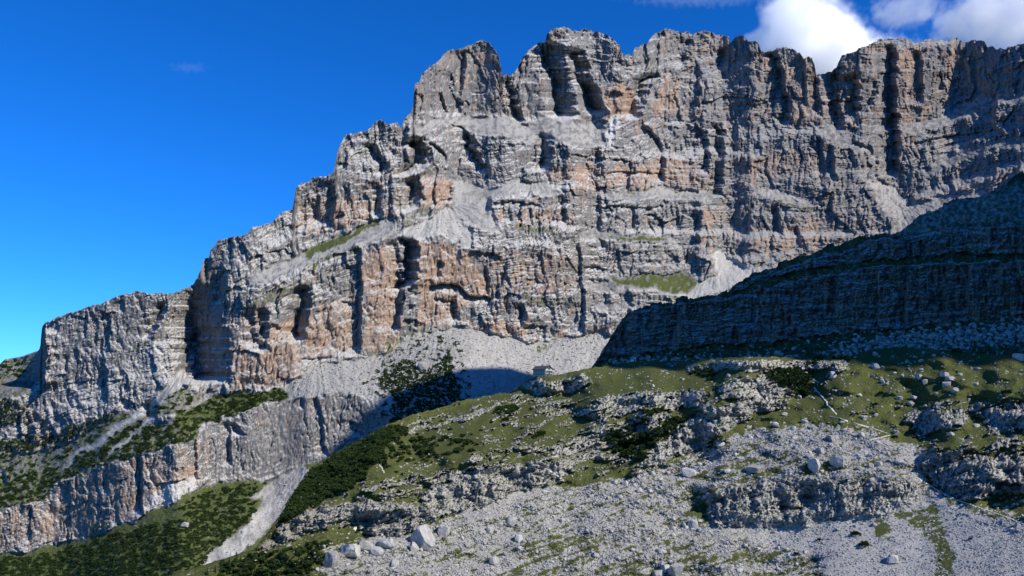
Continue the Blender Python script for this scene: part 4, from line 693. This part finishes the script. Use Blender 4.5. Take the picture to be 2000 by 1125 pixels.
# ---- dwarf pines and spruces
def green(name, a, b_):
    m, t, b = new_mat(name, 0.8); n = tex(t, 2.5, 3, 0.6); oi = t.nodes.new('ShaderNodeObjectInfo')
    c = ramp(t, n, [(0.3, a), (0.7, b_)]); hv = t.nodes.new('ShaderNodeHueSaturation'); mr = t.nodes.new('ShaderNodeMapRange'); mr.inputs[3].default_value = 0.7; mr.inputs[4].default_value = 1.35
    t.links.new(oi.outputs['Random'], mr.inputs[0]); t.links.new(mr.outputs[0], hv.inputs['Value']); t.links.new(c, hv.inputs['Color']); t.links.new(hv.outputs[0], b.inputs['Base Color']); return m
mg = green('pine_needles', (0.014, 0.026, 0.009), (0.045, 0.072, 0.020)); mb = green('bark', (0.05, 0.04, 0.03), (0.10, 0.08, 0.06)); ms = green('spruce_needles', (0.016, 0.030, 0.010), (0.040, 0.065, 0.020))
def shrub_mesh(seed):
    r = random.Random(seed); vv, ff = [], []
    for k in range(150):
        a = r.uniform(0, 6.28); q_ = r.random() ** 0.6; el = r.uniform(0.1, 1.45)
        rad = 0.95 * (0.75 + 0.25 * math.sin(a * 3 + seed)); p = np.array([math.cos(a) * math.cos(el) * rad, math.sin(a) * math.cos(el) * rad, math.sin(el) * 0.62]) * (0.55 + 0.45 * q_)
        d = np.array([math.cos(a) * .5, math.sin(a) * .5, r.uniform(.4, 1.0)]); d /= np.linalg.norm(d); sd_ = np.cross(d, [r.gauss(0, 1), r.gauss(0, 1), r.gauss(0, 1)]); sd_ /= np.linalg.norm(sd_) + 1e-6
        l = r.uniform(.16, .34); w_ = l * 0.42; i = len(vv)
        vv += [p - sd_ * w_ * .6, p + sd_ * w_ * .6, p + d * l + sd_ * w_, p + d * l * 1.25, p + d * l - sd_ * w_]; ff += [(i, i + 1, i + 2, i + 3, i + 4)]
    return mesh('needles', vv, ff, mg)
SH = [shrub_mesh(k) for k in range(4)]
stem_me = mesh('stem', [(math.cos(a) * r_, math.sin(a) * r_, z) for z, r_ in ((-.15, .07), (.35, .03)) for a in (0, 2.1, 4.2)], [(0, 1, 4, 3), (1, 2, 5, 4), (2, 0, 3, 5)], mb)
def shrub(L, u, v, wpx, label, group=None):
    P = L.at(u, v)[0]; s_ = wpx * P[1] / FOC / 2; o = link('dwarf_pine', None, None, None, P); o.scale = (s_, s_, s_); o.rotation_euler = (0, 0, random.uniform(0, 6.28))
    tag(o, label, 'shrub', group); link('needles', SH[random.randrange(4)], None, o); link('stem', stem_me, None, o); return o
SB = [(1056, 852, 26, 'largest dark dwarf pine bush, alone on the green slope under the long rock rib'), (1044, 856, 16, 'smaller dwarf pine touching the left side of the largest bush'), (988, 822, 18, 'dwarf pine bush in front of the pale rocks on the upper green slope'), (975, 808, 14, 'small dwarf pine just above the pale rocks on the upper green slope'),
      (774, 924, 11, 'small dwarf pine beside the short path segment on the left slope'), (1868, 690, 24, 'flat dark dwarf pine on the crest of the green knoll'), (1856, 684, 14, 'small dwarf pine at the left end of the crest bush on the green knoll'), (1722, 770, 14, 'low dark dwarf pine on the left flank of the green knoll'),
      (1710, 792, 14, 'dwarf pine low on the knoll flank above the path'), (1748, 856, 14, 'dwarf pine at the head of the pale gully'), (1672, 1046, 20, 'green bush at the foot of the bluff on the lower right'), (1689, 1068, 24, 'widest green bush on the gravel at the lower right'), (1896, 1054, 9, 'tiny green bush on pale gravel at the far lower right'),
      (1900, 898, 12, 'small bush on the turf strip above the right-hand rock slope'), (1600, 1056, 12, 'small bush among scree below the bluff'), (1556, 1085, 14, 'small bush at the bottom right of centre'), (1350, 700, 16, 'dwarf pine on the thin cliff band near the meadow'), (1966, 770, 22, 'dark dwarf pine patch on the right side of the knoll')]
for (u, v, a, lb) in SB: shrub(H, u, v, a, lb)
for k, (u, v, a) in enumerate(sorted([(808, 866, 22), (822, 862, 16), (846, 870, 14), (868, 856, 15), (880, 840, 12), (853, 840, 10), (832, 884, 12), (900, 862, 12), (920, 850, 9), (790, 880, 14), (765, 896, 12), (890, 880, 9), (940, 842, 9), (905, 826, 8), (1020, 838, 10), (760, 912, 9), (862, 824, 9), (815, 850, 10)])):
    shrub(H, u, v, a, ('leftmost' if k == 0 else ORD[k]) + ' dwarf pine counted from the left on the open green slope', 'dwarf pines on the open left slope')
bush = [o for o in scn.objects if o.name.startswith('needles')]; bs4 = []
for m_ in SH:
    for o in bush:
        if o.data == m_: bs4.append(o); break
def thick(L, mask, n, lo, hi, u0=-30, u1=2030):
    u, v = pick(L, mask, n, u0, u1); P = L.at(u, v); s_ = rng.uniform(lo, hi, n) * P[:, 1] / FOC / 2; P[:, 2] -= s_ * 0.15
    return P, np.stack([s_, s_, s_ * rng.uniform(.8, 1.3, n)], -1)
a_ = thick(H, pn_m, 7000, 5, 12); tag(instancer('dwarf_pine_thicket', a_[0], a_[1], bs4), 'dark dwarf pine thicket on the near hill')
a_ = thick(M, pine_t, 15000, 2.5, 5.5); tag(instancer('far_pine_thicket', a_[0], a_[1], bs4), 'dark dwarf pine thickets on the slopes across the valley')
def spruce_meshes(seed):
    r = random.Random(seed); tv = [(math.cos(a) * q_, math.sin(a) * q_, z) for z, q_ in ((-.05, .035), (.5, .02), (.97, .004)) for a in (0, 1.57, 3.14, 4.71)]
    tf = [(i * 4 + k, i * 4 + (k + 1) % 4, i * 4 + 4 + (k + 1) % 4, i * 4 + 4 + k) for i in range(2) for k in range(4)]
    vv, ff = [], []
    for t_ in range(15):
        z = 0.10 + 0.88 * t_ / 15; rad = 0.23 * (1 - z) ** 0.85 + 0.015
        for k in range(9):
            a = r.uniform(0, 6.28); l = rad * r.uniform(.6, 1.15); dz = -0.04 * r.uniform(.5, 1.6); w_ = 0.035 + 0.03 * (1 - z); i = len(vv)
            c, s_ = math.cos(a), math.sin(a); vv += [(0, 0, z), (c * l * .6 - s_ * w_, s_ * l * .6 + c * w_, z + dz), (c * l, s_ * l, z + dz * 2), (c * l * .6 + s_ * w_, s_ * l * .6 - c * w_, z + dz)]; ff += [(i, i + 1, i + 2, i + 3)]
    return mesh('trunk', tv, tf, mb), mesh('crown', vv, ff, ms)
SP_ = [spruce_meshes(k) for k in range(3)]
def spruce(L, u, v, hpx, label, group=None):
    P = L.at(u, v)[0]; s_ = hpx * P[1] / FOC; o = link('spruce_tree', None, None, None, P); o.scale = (s_ * 1.1, s_ * 1.1, s_); o.rotation_euler = (0, 0, random.uniform(0, 6))
    tag(o, label, 'tree', group); t_, c_ = SP_[random.randrange(3)]; link('trunk', t_, None, o); link('crown', c_, None, o)
for k, (u, v, h_) in enumerate(sorted([(433, 1112, 16), (447, 1108, 20), (461, 1106, 28), (470, 1103, 18), (480, 1100, 17), (495, 1094, 15), (508, 1090, 12), (420, 1118, 14), (405, 1122, 14), (520, 1084, 10)])):
    spruce(H, u, v, h_, 'tallest dark spruce in the row at the lower left foot of the near hill' if h_ == 28 else ('leftmost' if k == 0 else ORD[k]) + ' spruce from the left in the row at the near hill foot', 'spruces at the foot of the near hill')
for k, (u, v, h_) in enumerate(sorted([(182, 1040, 15), (190, 1036, 13), (203, 1033, 17), (214, 1030, 11), (228, 1044, 12), (222, 1108, 15), (300, 1060, 11), (150, 1070, 12), (60, 1100, 13), (110, 1095, 11), (452, 1042, 10), (415, 1062, 9)])):
    spruce(M, u, v, h_, ('leftmost' if k == 0 else ORD[k]) + ' small spruce from the left among the valley dwarf pines', 'spruces in the valley bottom')

# ---- path over the hill
m_path, t_, b_ = new_mat('trodden_gravel'); n_ = tex(t_, 3.0, 4); t_.links.new(ramp(t_, n_, [(0.3, (0.42, 0.41, 0.38)), (0.7, (0.62, 0.61, 0.58))]), b_.inputs['Base Color'])
def path(pts, wd):
    us_, vv_ = [], []
    for (x0, y0), (x1, y1) in zip(pts[:-1], pts[1:]):
        n = max(2, int(math.hypot(x1 - x0, y1 - y0) / 2.0)); t = np.arange(n) / n; us_ += list(x0 + (x1 - x0) * t); vv_ += list(y0 + (y1 - y0) * t)
    us_ = np.array(us_ + [pts[-1][0]]); vv_ = np.array(vv_ + [pts[-1][1]]); us_ = us_ + fbm(us_ / 6, vv_ / 6, 2, 300) * 1.2
    P = H.at(us_, vv_); T = np.gradient(P, axis=0); S = np.cross(T, [0, 0, 1.0]); S /= np.linalg.norm(S, axis=1, keepdims=True)
    w_ = wd * 0.45 * (0.7 + 0.6 * rng.random(len(P)))[:, None] / 2; up = np.array([0, -0.05, 0.16])
    V_ = np.concatenate([P - S * w_ + up, P + S * w_ + up, P - S * w_ * 1.3 - [0, 0, .5], P + S * w_ * 1.3 - [0, 0, .5]]); n = len(P)
    F = [(i, i + 1, n + i + 1, n + i) for i in range(n - 1)] + [(2 * n + i, 2 * n + i + 1, i + 1, i) for i in range(n - 1)] + [(n + i, n + i + 1, 3 * n + i + 1, 3 * n + i) for i in range(n - 1)]
    tag(link('path', mesh('path', V_, F, m_path, True)), kind='structure')
path([(1570, 728), (1583, 738), (1600, 748)], 0.9); path([(1590, 756), (1600, 768), (1612, 782), (1622, 797), (1633, 810)], 1.5); path([(1620, 813), (1640, 817), (1655, 822)], 0.8)
path([(1668, 826), (1700, 835), (1735, 847)], 0.9); path([(1640, 880), (1690, 894)], 0.8); path([(1690, 862), (1738, 850)], 0.7)
path([(1790, 932), (1830, 957), (1865, 975), (1900, 987), (1940, 1001), (1975, 1014), (2010, 1028)], 0.9)
path([(762, 834), (768, 843), (777, 850)], 0.9); path([(741, 893), (737, 903), (745, 912), (750, 925)], 1.0); path([(695, 1028), (690, 1035)], 1.6); path([(1068, 916), (1088, 928), (1100, 938)], 0.6)

# ---- mountain hut
def plain(name, c, var=0.12, sc=1.5):
    m, t, b = new_mat(name, 0.85); n = tex(t, sc, 4); t.links.new(ramp(t, n, [(0.3, tuple(x * (1 - var) for x in c)), (0.7, tuple(min(1, x * (1 + var)) for x in c))]), b.inputs['Base Color']); return m
m_white = plain('white_render', (0.66, 0.67, 0.64)); m_slate = plain('dark_sheet_roof', (0.075, 0.065, 0.07)); m_side = plain('grey_cladding', (0.24, 0.26, 0.29)); m_fr = plain('pale_frame', (0.5, 0.5, 0.48)); m_dk = plain('dark_shutter', (0.05, 0.06, 0.07)); m_stone = plain('stone_plinth', (0.26, 0.25, 0.24))
m_gl, t_, b_ = new_mat('window_glass', 0.15); b_.inputs['Base Color'].default_value = (0.03, 0.045, 0.06, 1); b_.inputs['Specular IOR Level'].default_value = 0.5
P0 = H.at(1066, 735)[0]; KH = P0[1] / FOC
hut = tag(link('mountain_hut', None, None, None, (P0[0], P0[1] + 1.0, P0[2] - 0.2)), 'white gabled mountain hut with dark roof on the grassy shelf below the wall', 'hut')
# local frame: +X is the gable end, long side towards -Y
hut.rotation_euler = (0, 0, R(-40)); LW, WW, EH, RHt = 15.5 * KH / 0.5, 10.5 * KH / 0.5, 15 * KH, 21 * KH
x1, y1 = 0.0, 0.0; x0, yb = -LW, WW
wl = mesh('wall', [(x0, y1, -3), (x1, y1, -3), (x1, yb, -3), (x0, yb, -3), (x0, y1, EH), (x1, y1, EH), (x1, yb, EH), (x0, yb, EH), (x0, WW / 2, RHt - .2), (x1, WW / 2, RHt - .2)], [(3, 0, 4, 8, 7), (1, 2, 6, 9, 5), (2, 3, 7, 6), (0, 1, 5, 4)], m_white)
link('wall', wl, None, hut)
link('cladding', boxes('cladding', [(x0 - 0.05, x1 - 0.1, -0.14, -0.003, 0.8, EH - 0.02)], m_side), None, hut)  # siding; its blue-grey also holds the long side's shade against the white gable
link('plinth', boxes('plinth', [(x0 - .2, x1 + .2, -.25, WW + .2, -3.2, 0.6)], m_stone), None, hut)
ov = 0.7; sl_ = (RHt - EH) / (WW / 2); th = 0.28
rv = []
for x in (x0 - ov, x1 + ov):
    rv += [(x, -ov, EH - ov * sl_), (x, WW / 2, RHt), (x, WW + ov, EH - ov * sl_), (x, -ov, EH - ov * sl_ + th), (x, WW / 2, RHt + th), (x, WW + ov, EH - ov * sl_ + th)]
roof = link('roof', mesh('roof', rv, [(0, 1, 7, 6), (1, 2, 8, 7), (3, 9, 10, 4), (4, 10, 11, 5), (0, 6, 9, 3), (2, 5, 11, 8), (0, 3, 4, 1), (1, 4, 5, 2), (6, 7, 10, 9), (7, 8, 11, 10)], m_slate), None, hut)
link('chimney', boxes('chimney', [(x0 + 3.5, x0 + 4.4, WW / 2 + .6, WW / 2 + 1.5, RHt - 1, RHt + 1.3)], m_stone), None, roof)
def window(par, side, c, z, w_, h_, shut=True):
    if side == 'x': a = [(x1 + .004, x1 + .14, c - w_ / 2 - .12, c + w_ / 2 + .12, z - .12, z + h_ + .12)]; p = [(x1 + .145, x1 + .17, c - w_ / 2, c + w_ / 2, z, z + h_)]; sh = [(x1 + .004, x1 + .12, c - w_ / 2 - .2 - w_ * .5, c - w_ / 2 - .14, z, z + h_), (x1 + .004, x1 + .12, c + w_ / 2 + .14, c + w_ / 2 + .2 + w_ * .5, z, z + h_)]
    else: a = [(c - w_ / 2 - .12, c + w_ / 2 + .12, -.28, -.145, z - .12, z + h_ + .12)]; p = [(c - w_ / 2, c + w_ / 2, -.31, -.285, z, z + h_)]; sh = None
    f = link('window', boxes('window', a, m_fr), None, par); link('pane', boxes('pane', p, m_gl), None, f)
    if shut and sh: link('shutters', boxes('shutters', sh, m_dk), None, f)
for c in (.2, .5, .8): window(hut, 'x', WW * c, EH * .50, 1.1, 1.5)
for c in (.2, .75): window(hut, 'x', WW * c, EH * .14, 1.2, 1.3)
window(hut, 'x', WW * .5, EH * .92, 1.3, 1.8)
link('door', boxes('door', [(x1 + .004, x1 + .16, WW * .42, WW * .42 + 1.4, 0.1, 2.5)], m_dk), None, hut)
for k in range(5):
    for z in (.2, .58): window(hut, 'y', x0 + LW * (k + .5) / 5, EH * z, 1.0, 1.3, False)
# ---- chapel
P1 = H.at(1240, 706)[0]; k1 = P1[1] / FOC
ch = tag(link('chapel', None, None, None, (P1[0], P1[1] + 1, P1[2] - .1)), 'tiny white pointed chapel with a dark doorway below the shaded cliff', 'chapel'); ch.rotation_euler = (0, 0, R(12))
cw, chh, ce = 2.6 * k1, 9.5 * k1, 5.0 * k1; cl = 5.5
link('wall', mesh('wall', [(-cw, 0, -2), (cw, 0, -2), (cw, cl, -2), (-cw, cl, -2), (-cw, 0, ce), (cw, 0, ce), (cw, cl, ce), (-cw, cl, ce), (0, 0, chh), (0, cl, chh)], [(0, 1, 5, 8, 4), (1, 2, 6, 5), (2, 3, 7, 9, 6), (3, 0, 4, 7)], m_white), None, ch)
link('roof', mesh('roof', [(-cw - .3, .05, ce - .2), (0, .05, chh + .02), (cw + .3, .05, ce - .2), (-cw - .3, cl + .3, ce - .2), (0, cl + .3, chh + .02), (cw + .3, cl + .3, ce - .2), (-cw - .3, .05, ce + .05), (0, .05, chh + .3), (cw + .3, .05, ce + .05), (-cw - .3, cl + .3, ce + .05), (0, cl + .3, chh + .3), (cw + .3, cl + .3, ce + .05)],
    [(6, 7, 10, 9), (7, 8, 11, 10), (0, 3, 4, 1), (1, 4, 5, 2), (0, 1, 7, 6), (1, 2, 8, 7), (3, 9, 10, 4), (4, 10, 11, 5), (0, 6, 9, 3), (2, 5, 11, 8)], m_side), None, ch)
link('door', mesh('door', [(-cw * .42, -.06, 0), (cw * .42, -.06, 0), (cw * .42, -.06, ce * .75), (0, -.06, ce * 1.25), (-cw * .42, -.06, ce * .75), (-cw * .42, .02, 0), (cw * .42, .02, 0), (cw * .42, .02, ce * .75), (0, .02, ce * 1.25), (-cw * .42, .02, ce * .75)], [(0, 1, 2, 3, 4), (0, 5, 6, 1), (1, 6, 7, 2), (2, 7, 8, 3), (3, 8, 9, 4), (4, 9, 5, 0)], m_dk), None, ch)

# ---- clouds: volumes beyond the mountain
def cloud(u, v, wpx, hpx, Y, dens, thr, label, seed, nsc=1.0, group=None):
    tx, te = rays(np.array([float(u)]), np.array([float(v)])); c = (tx[0] * Y, Y, te[0] * Y); k = Y / FOC
    m = bpy.data.materials.new('cloud_vapour'); m.use_nodes = True; t = m.node_tree; t.nodes.clear(); out = t.nodes.new('ShaderNodeOutputMaterial'); pv = t.nodes.new('ShaderNodeVolumePrincipled')
    pv.inputs['Color'].default_value = (1, 1, 1, 1); pv.inputs['Anisotropy'].default_value = 0.1
    co = t.nodes.new('ShaderNodeTexCoord'); ln = t.nodes.new('ShaderNodeVectorMath'); ln.operation = 'LENGTH'; t.links.new(co.outputs['Object'], ln.inputs[0])
    mp = t.nodes.new('ShaderNodeMapping'); mp.inputs['Location'].default_value = (seed * 3.1, seed * 1.7, 0); mp.inputs['Scale'].default_value = (wpx / hpx if wpx > hpx else 1, 1, 1); t.links.new(co.outputs['Object'], mp.inputs[0])
    n = t.nodes.new('ShaderNodeTexNoise'); n.inputs['Scale'].default_value = 1.3 * nsc; n.inputs['Detail'].default_value = 5; n.inputs['Roughness'].default_value = 0.58; t.links.new(mp.outputs[0], n.inputs['Vector'])
    a = t.nodes.new('ShaderNodeMath'); a.operation = 'MULTIPLY_ADD'; a.inputs[1].default_value = -0.62; t.links.new(ln.outputs['Value'], a.inputs[0]); 
    s_ = t.nodes.new('ShaderNodeMath'); s_.operation = 'MULTIPLY'; s_.inputs[1].default_value = 1.0; t.links.new(n.outputs['Fac'], s_.inputs[0]); t.links.new(s_.outputs[0], a.inputs[2])
    mr = t.nodes.new('ShaderNodeMapRange'); mr.interpolation_type = 'SMOOTHSTEP'; mr.inputs[1].default_value = thr; mr.inputs[2].default_value = thr + 0.16; mr.inputs[4].default_value = dens; t.links.new(a.outputs[0], mr.inputs[0])
    t.links.new(mr.outputs[0], pv.inputs['Density']); t.links.new(pv.outputs[0], out.inputs['Volume'])
    bm = bmesh.new(); bmesh.ops.create_icosphere(bm, subdivisions=3, radius=1.0); me = bpy.data.meshes.new('cloud'); bm.to_mesh(me); bm.free(); me.materials.append(m)
    o = link('cloud', me, None, None, c); o.scale = (wpx * k / 2, min(wpx, hpx * 1.6) * k / 2, hpx * k / 2); return tag(o, label, 'cloud', group)
scn.cycles.volume_bounces = 24; scn.cycles.volume_step_rate = 2.0; scn.cycles.volume_max_steps = 96; scn.cycles.max_bounces = 24
cloud(1585, 112, 430, 330, 7000, 0.016, 0.05, 'large bright white cumulus cloud rising behind the notch in the ridge', 1)
cloud(1950, 40, 340, 170, 8000, 0.0036, 0.03, 'thin ragged white cloud above the right end of the ridge', 2, 1.4)
cloud(1770, 20, 190, 110, 8500, 0.0018, 0.06, 'wispy cloud bridging the cumulus and the ragged cloud on the right', 3, 1.4)
cloud(1360, -6, 420, 50, 9000, 0.0006, 0.02, 'faint streak of cloud at the top edge above the central peaks', 4, 1.6)
cloud(370, 132, 130, 34, 9000, 0.0004, 0.1, 'tiny faint wisp of cloud in the blue sky at the upper left', 5, 1.5)
